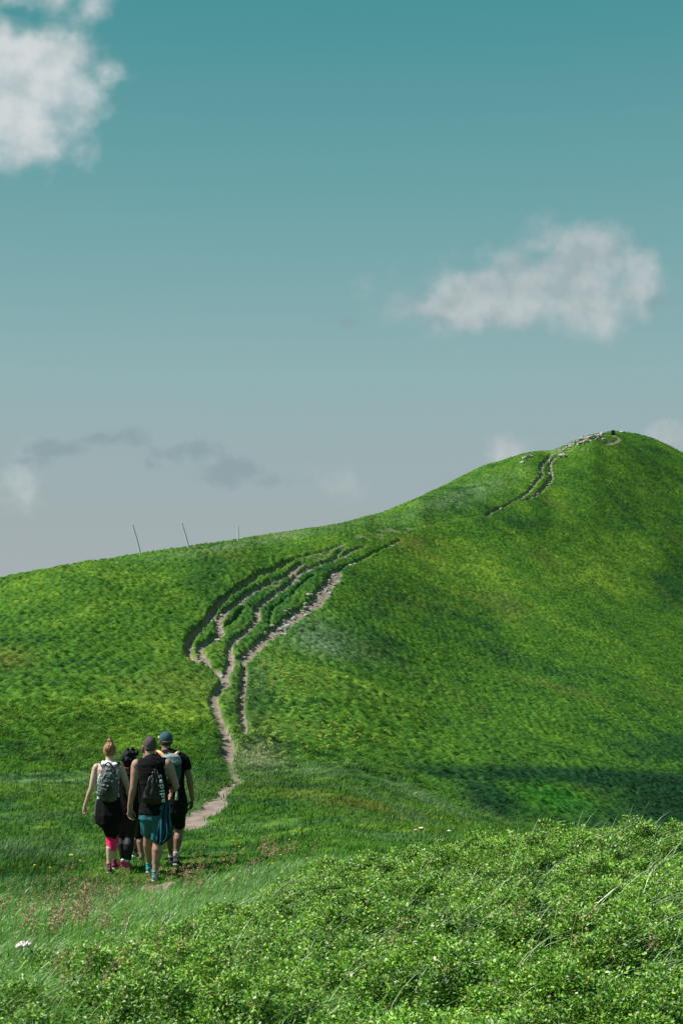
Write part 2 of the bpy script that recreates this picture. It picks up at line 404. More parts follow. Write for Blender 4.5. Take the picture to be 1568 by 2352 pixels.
for pts, hw, dp, ds in RUTS:
    W = []
    for k in range(len(pts) - 1):
        for t in np.linspace(0, 1, 5)[:-1]:
            W.append(hit(pts[k][0] * (1 - t) + pts[k + 1][0] * t, pts[k][1] * (1 - t) + pts[k + 1][1] * t))
    W.append(hit(*pts[-1]))
    W = np.array(W)
    RUTPTS.append(W)
    R = hw * 2.6
    umn = ((W[:, 0] - R) / W[:, 1] * F + CU).min() - 6; umx = ((W[:, 0] + R) / W[:, 1] * F + CU).max() + 6
    i0, i1 = np.searchsorted(US, [umn, umx]); j0, j1 = np.searchsorted(YS, [W[:, 1].min() - R, W[:, 1].max() + R])
    xs = X[i0:i1, j0:j1]; ys_ = Yg[i0:i1, j0:j1]
    best = np.full(xs.shape, 1e9)
    for k in range(len(W) - 1):
        ax, ay = W[k, :2]; bx, by = W[k + 1, :2]
        L2 = (bx - ax) ** 2 + (by - ay) ** 2 + 1e-9
        t = np.clip(((xs - ax) * (bx - ax) + (ys_ - ay) * (by - ay)) / L2, 0, 1)
        best = np.minimum(best, np.hypot(xs - ax - t * (bx - ax), ys_ - ay - t * (by - ay)))
    bw = best / (hw * (1 + .45 * wob[i0:i1, j0:j1] + .3 * wob2[i0:i1, j0:j1]))
    d_ = (1 - sstep(.75, 1.35, bw)) * ds
    p_ = (1 - sstep(.75, 1.45, bw)) * dp
    dirt[i0:i1, j0:j1] = np.maximum(dirt[i0:i1, j0:j1], d_)
    dep[i0:i1, j0:j1] = np.maximum(dep[i0:i1, j0:j1], p_)
Vb = HV - Z / Yg * F       # rows of the un-rutted ground
def blob(u0, v0, ru, rv, rot=0.0, U=None, V=None):
    U = Ug if U is None else U; V = Vb if V is None else V
    c, s = math.cos(rot), math.sin(rot)
    a = (U - u0) * c + (V - v0) * s; b = -(U - u0) * s + (V - v0) * c
    return np.exp(-(a / ru) ** 2 - (b / rv) ** 2)
# worn saddle and rocky summit: patchy bare earth
patch = fbm(X / 1.6, Yg / 2.2, 77, 3)
worn = blob(840, 1235, 95, 16, -.25) * .9 + blob(930, 1215, 50, 10, -.2) * .6 + blob(1300, 1035, 55, 10, -.1) * 1.0 + blob(1380, 1003, 40, 9, -.3) * .9 + blob(1240, 1048, 40, 12) * .6
dirt = np.maximum(dirt, np.clip(worn * .9 * sstep(-.3, .6, patch), 0, .49))
worn2 = blob(690, 1310, 110, 30, -.55) * .9 + blob(600, 1400, 70, 30, -.9) * .8
dirt = np.maximum(dirt, np.clip(worn2 * sstep(.15, .55, patch), 0, .55))
Z = Z - dep + dirt * .05 * wob
# rough ground between the ruts
rutzone = sstep(.25, .7, blob(640, 1370, 130, 110, 0))
Z = Z + rutzone * (1 - sstep(0, .3, dep)) * .13 * fbm(X / 1.8, Yg / 1.8, 91, 2)
# hummocks: the turf is lumpy at the scale of a tussock
veg = (1 - sstep(.2, .7, dirt)) * (1 + .2 * rutzone)
far = sstep(30, 55, Yg) * (1 - sstep(420, 700, Yg))
Z = Z + veg * far * (.15 * fbm(X / 2.1, Yg / 1.5, 31, 2) + .24 * np.abs(vnoise(X / .8, Yg / .6, 33)) + .12 * vnoise(X / .4, Yg / .4, 35))
Z = Z + veg * sstep(10, 14, Yg) * (1 - far) * .03 * vnoise(X / .3, Yg / .3, 37)

# plant colours and painted shade, in place on the ground
C_DARK = np.array([.024, .090, .020]); C_MID = np.array([.070, .185, .018]); C_YEL = np.array([.21, .34, .034])
C_SIL = np.array([.17, .26, .145]); C_RED = np.array([.15, .125, .035]); C_DEEP_SHADE = np.array([.008, .048, .020]); C_OLV = np.array([.115, .18, .032])
def lerp(a, b, t): return a + (b - a) * t[..., None]
def veg_col(x, y, U, V):
    n1 = fbm(x / 30, y / 34, 101, 3); n2 = fbm(x / 5, y / 8, 111, 3); n3 = fbm(x / 1.7, y / 1.3, 121, 2)
    n4 = fbm(x / 15, y / 20, 131, 2)
    t = .46 + .36 * n1 + .42 * n2 + .28 * n3 + .30 * vnoise(x / .5, y / .5, 171)
    bl = lambda *a: blob(*a, U=U, V=V)
    t = t + .35 * bl(1050, 1290, 160, 50, .25) + .35 * bl(1450, 1320, 130, 60, .45) + .25 * bl(1000, 1620, 220, 60, .2) + .3 * bl(350, 1640, 170, 60) + .25 * bl(150, 1400, 200, 50)
    t = t - .2 * bl(1400, 1620, 170, 60, .3) - .6 * bl(1540, 1340, 60, 60, .8) - .5 * bl(1540, 1720, 120, 40) - .2 * bl(480, 1330, 90, 50) - .3 * bl(850, 1480, 130, 30, .2)
    c = lerp(C_DARK, C_MID, sstep(.0, .5, t)); c = lerp(c, C_YEL, sstep(.5, 1.05, t) * .85)
    c = lerp(c, C_OLV, sstep(.25, .7, n4 - .2 * n3) * .6)
    red = bl(960, 1255, 70, 22, .2) * .65 + bl(1010, 1395, 160, 16, .1) * .25 + bl(760, 1850, 130, 22, .2) * .75 + bl(905, 1870, 90, 16, .25) * .6 + bl(20, 1520, 60, 30) * .5 + bl(440, 1570, 70, 40) * .12
    c = lerp(c, C_RED, np.clip(red * sstep(-.5, .4, n2 + n3 * .6), 0, .8))
    sil = (bl(720, 1460, 75, 42, .3) * .8 + bl(800, 1500, 90, 20, .2) * .3 + bl(1060, 1140, 120, 22, -.35) * .7 + bl(620, 1240, 260, 10, -.17) * .55 + bl(610, 1745, 60, 32) * .25
           + bl(950, 1825, 150, 12, .42) * .8 + bl(720, 1770, 110, 16, .1) * .55 + bl(1110, 1862, 70, 10, .45) * .6 + bl(60, 1960, 150, 32) * .9 + bl(120, 1790, 180, 14) * .4 + bl(420, 1800, 60, 18) * .4
           + bl(570, 1560, 60, 90, .1) * .35 + bl(600, 1900, 80, 25) * .2)
    c = lerp(c, C_SIL, np.clip(sil * sstep(-.7, .5, n2 + n3), 0, .8))
    pale = bl(585, 1742, 52, 36, .1) * 1.1
    c = lerp(c, np.array([.25, .30, .14]), np.clip(pale, 0, .9))
    deep_shade = (bl(580, 1620, 55, 90, 0) * .5 + bl(1330, 1786, 300, 17, .04) * 1.5 + bl(1130, 1838, 70, 38, .3) * 1.1 + bl(1540, 1835, 130, 50) * 1.2 + bl(1420, 1890, 200, 30) * .6 + bl(1210, 1200, 90, 14, .1) * .5 + bl(1000, 1780, 120, 14, .3) * .4  # dark plants, plus the shade at the right slope's foot painted in
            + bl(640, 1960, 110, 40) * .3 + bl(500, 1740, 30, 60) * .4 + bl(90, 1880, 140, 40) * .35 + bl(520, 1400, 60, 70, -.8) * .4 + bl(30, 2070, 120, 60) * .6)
    c = lerp(c, C_DEEP_SHADE, np.clip(deep_shade * (1 + .5 * n3), 0, .9))
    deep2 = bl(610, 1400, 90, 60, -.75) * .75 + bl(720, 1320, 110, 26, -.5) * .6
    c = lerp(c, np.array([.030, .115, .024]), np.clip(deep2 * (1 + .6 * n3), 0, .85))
    nf = sstep(.05, .5, fbm(x / 2.2, y / 2.6, 151, 3)) * (y < 40) * (y > 11)
    c = lerp(c, np.array([.10, .19, .075]), nf * .6)
    nf = sstep(.0, .5, fbm(x / 1.6, y / 2.2, 161, 3)) * (y < 45) * (y > 11)
    c = lerp(c, np.array([.018, .085, .025]), nf * .65)
    lush = bl(1265, 1835, 90, 32, .15) * .8 + bl(980, 1285, 40, 300) * 0
    c = lerp(c, np.array([.035, .19, .018]), np.clip(lush, 0, .8))
    return c
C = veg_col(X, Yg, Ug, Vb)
dc = .5 + .5 * fbm(X / .8, Yg / .8, 140, 3)
earth = lerp(np.array([.15, .115, .092]), np.array([.31, .255, .215]), dc)
C = C * .7
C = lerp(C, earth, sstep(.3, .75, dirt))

nu, ny = len(US), len(YS)
idx = np.arange(nu * ny).reshape(nu, ny)
quads = np.stack([idx[:-1, :-1], idx[1:, :-1], idx[1:, 1:], idx[:-1, 1:]], -1).reshape(-1, 4)
dq = (dirt[:-1, :-1] + dirt[1:, :-1] + dirt[1:, 1:] + dirt[:-1, 1:]).reshape(-1) / 4
Vt = np.stack([X, Yg, Z], -1).reshape(-1, 3); Ct = C.reshape(-1, 3)
m_ground = veg_mat('turf_and_earth', rough=.95, spec=.08, trans=0, nscale=5)
def submesh(name, mask):
    qd = quads[mask]; used = np.unique(qd); rm = np.zeros(len(Vt), np.int32); rm[used] = np.arange(len(used))
    return np_mesh(name, Vt[used], rm[qd], m_ground, Ct[used], smooth=True)
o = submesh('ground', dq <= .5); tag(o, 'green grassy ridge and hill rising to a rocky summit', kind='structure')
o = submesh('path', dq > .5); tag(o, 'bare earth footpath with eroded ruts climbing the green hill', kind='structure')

def dirt_at(x, y):
    u = x / y * F + CU
    i = np.clip(np.searchsorted(US, u), 0, nu - 1); j = np.clip(np.searchsorted(YS, y), 0, ny - 1)
    return dirt[i, j]
def vrow(x, y): return HV - ground(x, y) / y * F
# ------------------------------------------------------------------ vegetation
def blades(name, x, y, L, wd, k, lean, col, mat, spread=.05, segs=1, colvar=.25, zoff=0.0, up=1.0, tipcol=None, winddir=0.0, curl=1.0):
    """k tapered blades per root; lean = (mean, spread) sideways drift of the tip per length"""
    n = len(x)
    X0 = np.repeat(x, k) + rng.normal(0, spread, n * k); Y0 = np.repeat(y, k) + rng.normal(0, spread, n * k)
    Z0 = ground(X0, Y0) + zoff - .02
    LL = np.repeat(L, k) * rng.uniform(.6, 1.15, n * k); W_ = np.repeat(wd, k) * rng.uniform(.7, 1.3, n * k)
    ang = rng.normal(winddir, .55, n * k)
    ln = np.clip(rng.normal(lean[0], lean[1], n * k), -.9, 1.6)
    dx_ = np.cos(ang) * ln; dy_ = np.sin(ang) * ln
    fa = rng.uniform(0, math.pi, n * k); wx = np.cos(fa) * W_ / 2; wy = np.sin(fa) * W_ / 2
    rows = []
    for s in range(segs + 1):
        t = s / segs
        bend = t ** (1 + curl)
        h = t * up * (1 - .45 * np.clip(np.abs(ln), 0, 1) * t)
        px_ = X0 + dx_ * LL * bend; py_ = Y0 + dy_ * LL * bend; pz_ = Z0 + LL * h
        if s == segs:
            rows.append(np.stack([px_, py_, pz_], -1)[:, None])
        else:
            ww = (1 - t * .55)
            rows.append(np.stack([np.stack([px_ - wx * ww, py_ - wy * ww, pz_], -1), np.stack([px_ + wx * ww, py_ + wy * ww, pz_], -1)], 1))
    V = np.concatenate(rows, 1)                     # (N, 2*segs+1, 3)
    nv = 2 * segs + 1; N = n * k
    base = (np.arange(N) * nv)[:, None, None]
    tri = []
    for s in range(segs - 1):
        a = 2 * s
        tri += [(a, a + 1, a + 3), (a, a + 3, a + 2)]
    tri += [(2 * segs - 2, 2 * segs - 1, 2 * segs)]
    Fc = (base + np.array(tri)[None]).reshape(-1, 3)
    c = np.repeat(col, k, axis=0) * (1 + rng.normal(0, colvar, (N, 1))).clip(.35, 2)
    cv = np.repeat(c[:, None], nv, 1)
    return V.reshape(-1, 3), Fc, cv.reshape(-1, 3)

def join(parts):
    Vs, Fs, Cs, o = [], [], [], 0
    for v, f, c in parts:
        Vs.append(v); Fs.append(f + o); Cs.append(c); o += len(v)
    return np.concatenate(Vs), np.concatenate(Fs), np.concatenate(Cs)

def scatter(n, u0, u1, y0, y1, pw=1.0):
    """points over the wedge of land between two distances; pw=1 even per area"""
    r = rng.random(n)
    if pw == 1: y = np.sqrt(y0 ** 2 + r * (y1 ** 2 - y0 ** 2))
    else:
        e = pw + 1; y = (y0 ** e + r * (y1 ** e - y0 ** e)) ** (1 / e)
    u = rng.uniform(u0, u1, n)
    return (u - CU) / F * y, y, u

m_tuft = veg_mat('hill_turf', rough=.8, spec=.12, trans=.25, nscale=1.2)
m_grass = veg_mat('long_grass', rough=.38, spec=.5, trans=.3, nscale=4)
m_leaf = veg_mat('shrub_leaf', rough=.46, spec=.5, trans=.28, nscale=6)

# --- hill turf: low tussocks of dwarf shrubs and grass
NT = 780000
x, y, u = scatter(NT, -160, 1740, 38, 400, .35)
d = dirt_at(x, y); keep = d < .3
x, y, u, = x[keep], y[keep], u[keep]
v = vrow(x, y)
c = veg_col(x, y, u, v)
nn = fbm(x / 2.1, y / 1.5, 31, 2)
cl = fbm(x / .5, y / .45, 41, 2)
L = .175 * (1 - .5 * blob(640, 1370, 130, 110, 0, U=u, V=v)) * rng.uniform(.7, 1.4, len(x)) * np.clip(1 + .4 * nn + .8 * cl, .3, 2.2)
sc_ = 1 + sstep(80, 300, y) * .5
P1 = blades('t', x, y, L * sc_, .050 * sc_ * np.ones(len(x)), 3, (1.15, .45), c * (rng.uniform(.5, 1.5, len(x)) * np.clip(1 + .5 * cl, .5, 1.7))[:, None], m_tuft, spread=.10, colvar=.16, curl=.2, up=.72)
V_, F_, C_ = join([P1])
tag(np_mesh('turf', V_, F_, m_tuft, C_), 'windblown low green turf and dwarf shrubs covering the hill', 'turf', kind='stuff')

# --- shorter grass on the near saddle, 12 m to 60 m
x, y, u = scatter(120000, -160, 1740, 13, 60, .2)
keep = dirt_at(x, y) < .45; x, y, u = x[keep], y[keep], u[keep]
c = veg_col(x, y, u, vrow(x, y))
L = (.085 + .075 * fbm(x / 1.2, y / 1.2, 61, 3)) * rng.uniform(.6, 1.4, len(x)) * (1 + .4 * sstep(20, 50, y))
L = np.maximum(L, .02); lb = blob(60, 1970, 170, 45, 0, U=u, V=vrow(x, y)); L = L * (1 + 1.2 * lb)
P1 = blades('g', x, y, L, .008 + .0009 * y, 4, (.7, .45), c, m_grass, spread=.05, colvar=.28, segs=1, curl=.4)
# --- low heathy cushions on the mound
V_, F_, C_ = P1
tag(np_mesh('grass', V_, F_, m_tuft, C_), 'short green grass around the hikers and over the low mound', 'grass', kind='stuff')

# --- foreground: where bilberry shrub grows and where long grass grows
def shrub_w(x, y):
    u = x / y * F + CU; n = fbm(x / 1.1, y / 1.1, 201, 3)
    edge = 640 - (y - 12) * 95          # boundary moves left nearer the camera
    edge = np.where(y < 12, 620 - (12 - y) * 105, 620 + (y - 12) * 140)
    return sstep(-130, 130, u - edge + n * 190) * (1 - sstep(13.0, 14.5, y - .8 * n))
def canopy(x, y):
    return .095 + .085 * fbm(x / .95, y / .8, 211, 2) + .12 * vnoise(x / .38, y / .34, 213) + .11 * vnoise(x / .14, y / .14, 215) - .22 * sstep(.15, .5, vnoise(x / .24, y / .3, 217))

NS = 195000
x, y, u = scatter(NS, -260, 1840, 4.6, 14.5, .45)
wS = shrub_w(x, y)
keep = rng.random(len(x)) < np.maximum(wS, .30 * (y < 11.5)); x, y = x[keep], y[keep]
wS = wS[keep]
hz = canopy(x, y) * (.45 + .55 * wS) + rng.normal(0, .012, len(x))
g0 = ground(x, y)
NL = 9
n = len(x)
depth = rng.random((n, NL)) ** 1.6 * .10
ang = rng.uniform(0, 2 * math.pi, (n, NL))
rad = rng.uniform(.006, .034, (n, NL)) * (1 + depth * 5)
cx = x[:, None] + np.cos(ang) * rad; cy = y[:, None] + np.sin(ang) * rad; cz = (g0 + np.maximum(hz, .03))[:, None] - depth
sz = rng.uniform(.0075, .0135, (n, NL)) * (1 + .03 * (y[:, None] - 8))
# leaf frame: points outward and up
el = rng.uniform(-.15, 1.0, (n, NL)); a2 = ang + rng.normal(0, .5, (n, NL))
ax = np.stack([np.cos(a2) * np.cos(el), np.sin(a2) * np.cos(el), np.sin(el)], -1)
rndv = rng.normal(0, 1, (n, NL, 3)) + np.array([-.3, 0, 2.2])
sd_ = np.cross(ax, rndv); sd_ /= np.linalg.norm(sd_, axis=-1, keepdims=True) + 1e-9
nm = np.cross(sd_, ax)
cc = np.stack([cx, cy, cz], -1); s3 = sz[..., None]
p0 = cc; p1 = cc + ax * s3 * .9 + sd_ * s3 * .62 + nm * s3 * .15; p2 = cc + ax * s3 * 2.0; p3 = cc + ax * s3 * .9 - sd_ * s3 * .62 + nm * s3 * .15
V_ = np.stack([p0, p1, p2, p3], 2).reshape(-1, 3)
N = n * NL
bi = (np.arange(N) * 4)[:, None, None]
F_ = (bi + np.array([(0, 1, 2), (0, 2, 3)])[None]).reshape(-1, 3)
hue = rng.random(n)[:, None] * .55 + rng.random((n, NL)) * .45
cn = fbm(x / .8, y / .8, 221, 3)[:, None]
hue = np.clip((hue - .5) * 1.5 + .46 + .4 * cn, 0, 1)
c = lerp(np.array([.022, .105, .012]), np.array([.31, .58, .055]), hue)
r_ = rng.random((n, NL))
c = np.where((r_ < .06)[..., None], np.array([.36, .40, .08]), c)
c = np.where(((r_ > .062) & (r_ < .08))[..., None], np.array([.60, .60, .42]), c)  # cream leaf colour painted in for glints of leaf gloss
c = np.where(((r_ > .095) & (r_ < .103))[..., None], np.array([.30, .12, .06]), c)
c = c * rng.uniform(.8, 1.2, (n, NL, 1))
C_ = np.repeat(c.reshape(-1, 3), 4, axis=0)
tag(np_mesh('shrub_leaves', V_, F_, m_leaf, C_), 'dense bright green bilberry foliage filling the foreground', 'shrubs', kind='stuff')
# woody twigs under the leaves
xs_, ys2 = x[::5], y[::5]
tw = blades('tw', xs_, ys2, np.maximum(hz[::5], .05), .005 * np.ones(len(xs_)), 1, (.15, .3), np.tile(np.array([[.06, .075, .025]]), (len(xs_), 1)), m_leaf, spread=.01, segs=2, colvar=.2)
tag(np_mesh('shrub_twigs', tw[0], tw[1], m_leaf, tw[2]), 'thin twigs below the bilberry leaves', 'twigs', kind='stuff')

# --- long windblown grass, left foreground, thinning into the shrubs
parts = []
x, y, u = scatter(62000, -300, 1840, 4.6, 17.5, .55)
wG = 1 - shrub_w(x, y); wG = np.where(y > 13.5, np.clip(1 - (u - 620) / 200, 0, 1) * (1 - sstep(15.5, 17.5, y)), wG)
near_p = np.exp(-((x + 2.55) / 1.1) ** 2 - ((y - 17.9) / 1.0) ** 2)
cl = fbm(x / .7, y / .7, 231, 3)
keep = rng.random(len(x)) < np.clip(np.where(u < 760, .30, .04) + 1.0 * wG + .25 * cl * wG, 0, 1) * (1 - .8 * near_p)
x, y, u, cl = x[keep], y[keep], u[keep], cl[keep]
tone = rng.random(len(x))
c = lerp(np.array([.05, .19, .020]), np.array([.24, .44, .085]), np.clip(tone * .8 + .4 * cl, 0, 1))
c = np.where((rng.random(len(x)) < .06)[:, None], np.array([.42, .47, .33]), c)
L = rng.uniform(.11, .26, len(x)) * (1 + .3 * cl)
L = np.where(y > 13, L * .75, L)
parts.append(blades('lg', x, y, L, .0055 * np.ones(len(x)), 5, (.75, .35), c, m_grass, spread=.035, segs=3, colvar=.25, winddir=.15, curl=.8))
# a few tall pale stalks rising out of the shrubs
x, y, u = scatter(420, 500, 1700, 6, 12.2, 1)
parts.append(blades('st', x, y, rng.uniform(.32, .5, len(x)), .006 * np.ones(len(x)), 2, (.8, .3), np.tile(np.array([[.30, .40, .22]]), (len(x), 1)), m_grass, spread=.03, segs=4, winddir=.1, curl=.6))
V_, F_, C_ = join(parts)
tag(np_mesh('long_grass', V_, F_, m_grass, C_), 'long windblown grass blades bending right in the foreground', 'grass', kind='stuff')

# --- rusty seed heads (sorrel) between camera and hikers
m_seed = veg_mat('seed_heads', rough=.8, spec=.1, trans=.2, nscale=9)
cent = []
for (uu, vv, ru, rv, k) in [(330, 2060, 210, 50, 60), (220, 2080, 90, 40, 30), (480, 2000, 110, 25, 34), (130, 2150, 120, 50, 70), (620, 1975, 60, 18, 30), (280, 2290, 260, 60, 16), (1200, 2200, 380, 120, 7)]:
    for _ in range(k):
        a = rng.normal(0, .55, 2); hx = hit(uu + a[0] * ru, min(2345, vv + a[1] * rv)); cent.append(hx)
cent = np.array(cent); x, y = cent[:, 0] + rng.normal(0, .08, len(cent)), cent[:, 1] + rng.normal(0, .15, len(cent))
Hs = rng.uniform(.16, .36, len(x)) * np.where(y > 16.8, .8, 1)
g0 = ground(x, y)
tip = rng.uniform(.05, .35, len(x)) * Hs
KQ = 34
t = rng.uniform(.5, 1.03, (len(x), KQ))
px_ = x[:, None] + tip[:, None] * t ** 2 + rng.normal(0, .016, t.shape); py_ = y[:, None] + rng.normal(0, .015, t.shape); pz_ = g0[:, None] + Hs[:, None] * t
pc = np.stack([px_, py_, pz_], -1); a = rng.normal(0, 1, pc.shape); a /= np.linalg.norm(a, axis=-1, keepdims=True); b = np.cross(a, rng.normal(0, 1, pc.shape)); b /= np.linalg.norm(b, axis=-1, keepdims=True)
s_ = .0078
V_ = np.stack([pc - a * s_, pc + b * s_ * .8, pc + a * s_, pc - b * s_ * .8], 2).reshape(-1, 3)
F_ = ((np.arange(len(x) * KQ) * 4)[:, None, None] + np.array([(0, 1, 2), (0, 2, 3)])[None]).reshape(-1, 3)
rr = rng.random((len(x), KQ, 1)) * .6 + rng.random((len(x), 1, 1)) * .4
c = np.array([.20, .11, .045]) * (1 - rr) + np.array([.50, .40, .25]) * rr
sd1 = (V_, F_, np.repeat(c.reshape(-1, 3), 4, axis=0))
rng2 = rng
st = blades('s', x, y, Hs * 1.02, .0045 * np.ones(len(x)), 1, (.2, .05), np.tile(np.array([[.16, .17, .05]]), (len(x), 1)), m_seed, spread=.001, segs=3)
V_, F_, C_ = join([sd1, st])
tag(np_mesh('seed_heads', V_, F_, m_seed, C_), 'rusty brown sorrel seed heads standing in the grass before the hikers', 'seed heads', kind='stuff')

# --- flowers
m_white = noise_mat('white_petals', (.62, .55, .50), (.78, .72, .68), 60, .7)
m_pinkp = noise_mat('pink_petals', (.62, .38, .42), (.74, .55, .56), 60, .7)
m_yel = noise_mat('yellow_petals', (.70, .55, .02), (.85, .72, .05), 60, .6)
m_stem = noise_mat('flower_stem', (.05, .13, .03), (.09, .2, .04), 20, .7)
def ball(V, Fc, c, r, seed, squash=1.0, nseg=7, nr=5, rough=.22):
    rs = np.random.default_rng(seed); o = len(V)
    for i in range(nr + 1):
        th = math.pi * i / nr
        for j in range(nseg):
            ph = 2 * math.pi * j / nseg; k = 1 + rs.normal(0, rough)
            V.append((c[0] + r * k * math.sin(th) * math.cos(ph), c[1] + r * k * math.sin(th) * math.sin(ph), c[2] + r * squash * k * math.cos(th)))
    for i in range(nr):
        for j in range(nseg):
            a = o + i * nseg + j; b = o + i * nseg + (j + 1) % nseg
            Fc.append((a, b, b + nseg, a + nseg))
def tube_np(pts, r0, r1, nseg=6):
    V, Fc = [], []
    pts = [Vector(p) for p in pts]; n = len(pts)
    for i, p in enumerate(pts):
        d = (pts[min(i + 1, n - 1)] - pts[max(i - 1, 0)]).normalized()
        a = d.orthogonal().normalized(); b = d.cross(a); r = r0 + (r1 - r0) * i / (n - 1)
        for j in range(nseg):
            t = 2 * math.pi * j / nseg; V.append(p + a * r * math.cos(t) + b * r * math.sin(t))
    for i in range(n - 1):
        for j in range(nseg):
            a = i * nseg + j; b = i * nseg + (j + 1) % nseg; Fc.append((a, b, b + nseg, a + nseg))
    return np.array([tuple(v) for v in V]), np.array(Fc)
def flower(kind, x, y, h, r, label, group=None, lean=.06):
    g = float(ground(x, y))
    root = empty('flower', (x, y, g)); tag(root, label, 'flower', group)
    v_, f_ = tube_np([(0, 0, -.03), (lean * .2, 0, h * .5), (lean, 0, h)], .0028, .002, 5)
    np_mesh('stem', v_, f_, m_stem, parent=root)
    V, Fc = [], []; s = int(abs(x * 1000) + y * 77)
    rs = np.random.default_rng(s)
    if kind == 'umbel':
        for i in range(26):
            a = rs.uniform(0, 6.28); q_ = math.sqrt(rs.random()) * r
            ball(V, Fc, (lean + math.cos(a) * q_, math.sin(a) * q_, h + .012 - (q_ / r) ** 2 * r * .35 + rs.normal(0, .004)), r * .24, s + i, .8)
        mt = m_white
    else:
        for i in range(6):
            a = i * 1.047 + rs.normal(0, .15); ball(V, Fc, (lean + math.cos(a) * r * .55, math.sin(a) * r * .55, h + .002), r * .42, s + i, .6, 6, 4)
        ball(V, Fc, (lean, 0, h + .004), r * .45, s + 9, .8, 6, 4)
        mt = {'yellow': m_yel, 'white': m_white, 'pink': m_pinkp}[kind]
    np_mesh('petals', np.array(V), np.array(Fc), mt, smooth=True, parent=root)
    return root
h_ = hit(28, 2262); flower('umbel', h_[0], h_[1], .20, .042, 'large cream white umbel flower in the long grass at bottom left')
def flower_at(kind, u, v, y, r, label, group=None):
    x = (u - CU) / F * y; g = float(ground(x, y)); zt = (HV - v) / F * y
    return flower(kind, x - .06, y, max(zt - g, .04), r, label, group)
flower_at('white', 968, 1901, 12.6, .026, 'white flower head standing just above the shrub crest')
flower_at('pink', 954, 1906, 12.9, .016, 'small pink bloom left of the white flower above the shrub crest')
flower_at('white', 1031, 1906, 12.3, .019, 'small white flower right of the larger white one above the shrub crest')
flower_at('yellow', 165, 1966, 17.4, .030, 'largest yellow flower, in the grass left of the group of hikers')
k = 0
for (u, v) in [(180,1990),(75,2000),(110,2010),(560,1975),(590,1965),(545,1960),(640,1980),(508,1992),(620,2002),(700,1990),(505,1978),(660,1940),(600,1935),(530,1945)]:
    h_ = hit(u, v + 6)
    flower('yellow', h_[0], h_[1], .12, .017, 'small yellow flower dotting the short grass beside the hikers', 'yellow flowers in the grass', lean=.03)
k = 0
for (u, v) in [(1008,2122),(1310,2040),(1232,2290),(985,2195),(1420,2120),(900,2330),(720,2105),(1525,2180),(1385,2305)]:
    h_ = hit(u, v); x, y = h_[0], h_[1]
    flower('white', x, y, float(canopy(np.array([x]), np.array([y]))[0]) + .03, .013, 'tiny pale blossom among the green bilberry leaves', 'pale blossoms in the shrubs', lean=.02)
# sulphur yellow speckle of blossom on the hillside
pts = []
for (uu, vv, ru, rv, k) in [(680, 1590, 60, 70, 130), (640, 1545, 45, 40, 80), (760, 1700, 90, 30, 80), (600, 1690, 40, 30, 30), (1030,1330,300,120,20)]:
    a = rng.normal(0, .6, (k, 2))
    for q_ in a: pts.append(hit(uu + q_[0] * ru, vv + q_[1] * rv))
pts = np.array(pts); x, y = pts[:, 0], pts[:, 1] + rng.normal(0, 1.2, len(pts)); z = ground(x, y) + .16
pc = np.stack([x, y, z], -1)[:, None] + rng.normal(0, .05, (len(x), 5, 3)) * np.array([1, 1, .4])
pc = pc.reshape(-1, 3); s_ = .038
V_ = np.stack([pc + np.array([-s_, 0, 0]), pc + np.array([0, -s_, .01]), pc + np.array([s_, 0, 0]), pc + np.array([0, s_, .03])], 1).reshape(-1, 3)
F_ = (np.arange(len(pc)) * 4)[:, None] + np.arange(4)[None]
C_ = np.tile(np.array([[.36, .40, .07]]), (len(V_), 1))
tag(np_mesh('blossom', V_, F_, m_seed, C_), 'scattered yellow blossom on the grassy slope right of the path', 'blossom', kind='stuff')

# ------------------------------------------------------------------ rocks, poles, cairn
m_rock = noise_mat('pale_rock', (.17, .165, .15), (.42, .40, .37), 3.5, .9, .2, .6, 9)
m_rockd = noise_mat('dark_rock', (.02, .022, .021), (.055, .056, .053), 4, .9, .2, .5, 9)
def rock_mesh(seed, flat=.6):
    import bmesh
    bm = bmesh.new(); bmesh.ops.create_icosphere(bm, subdivisions=2, radius=1)
    rs = np.random.default_rng(seed)
    planes = [(Vector(rs.normal(0, 1, 3)).normalized(), rs.uniform(.55, .85)) for _ in range(9)]
    for v_ in bm.verts:
        for n_, d_ in planes:
            e = v_.co.dot(n_) - d_
            if e > 0: v_.co -= n_ * e
        v_.co *= 1 + rs.normal(0, .03)
        v_.co.z *= flat
    me = bpy.data.meshes.new('rock'); bm.to_mesh(me); bm.free(); me.materials.append(m_rock); return me
RM = [rock_mesh(s, f) for s, f in ((1, .55), (2, .7), (3, .45), (4, .8), (5, .6))]
def rock(x, y, s, label, group, tilt=.25, sx=1.0, mesh=None):
    o = bpy.data.objects.new('rock', mesh or random.choice(RM)); COL.objects.link(o)
    o.location = (x, y, float(ground(x, y)) + s * .12)
    o.scale = (s * sx, s, s * random.uniform(.7, 1.1))
    o.rotation_euler = (random.uniform(-tilt, tilt), random.uniform(-tilt, tilt), random.uniform(0, 6.28))
    tag(o, label, 'rock', group); return o
def rocks_on(ri, n, smin, smax, label, group, off=.45, t0=0, t1=1):
    W = RUTPTS[ri]
    for _ in range(n):
        k = random.uniform(t0, t1) * (len(W) - 1); a = int(min(k, len(W) - 2)); p = W[a] * (1 - (k - a)) + W[a + 1] * (k - a)
        rock(p[0] + random.uniform(-off, off), p[1] + random.uniform(-.5, .5), random.uniform(smin, smax), label, group)
rocks_on(8, 84, .12, .34, 'pale angular stone in the wide eroded rut on the right of the trail', 'stones in the right-hand rut', 1.0)
rocks_on(7, 16, .10, .26, 'pale stone at the lower end of the right-hand rut', 'stones in the lower rut', .6)
rocks_on(3, 26, .10, .26, 'pale stone in the second rut from the left', 'stones in the second rut', .45)
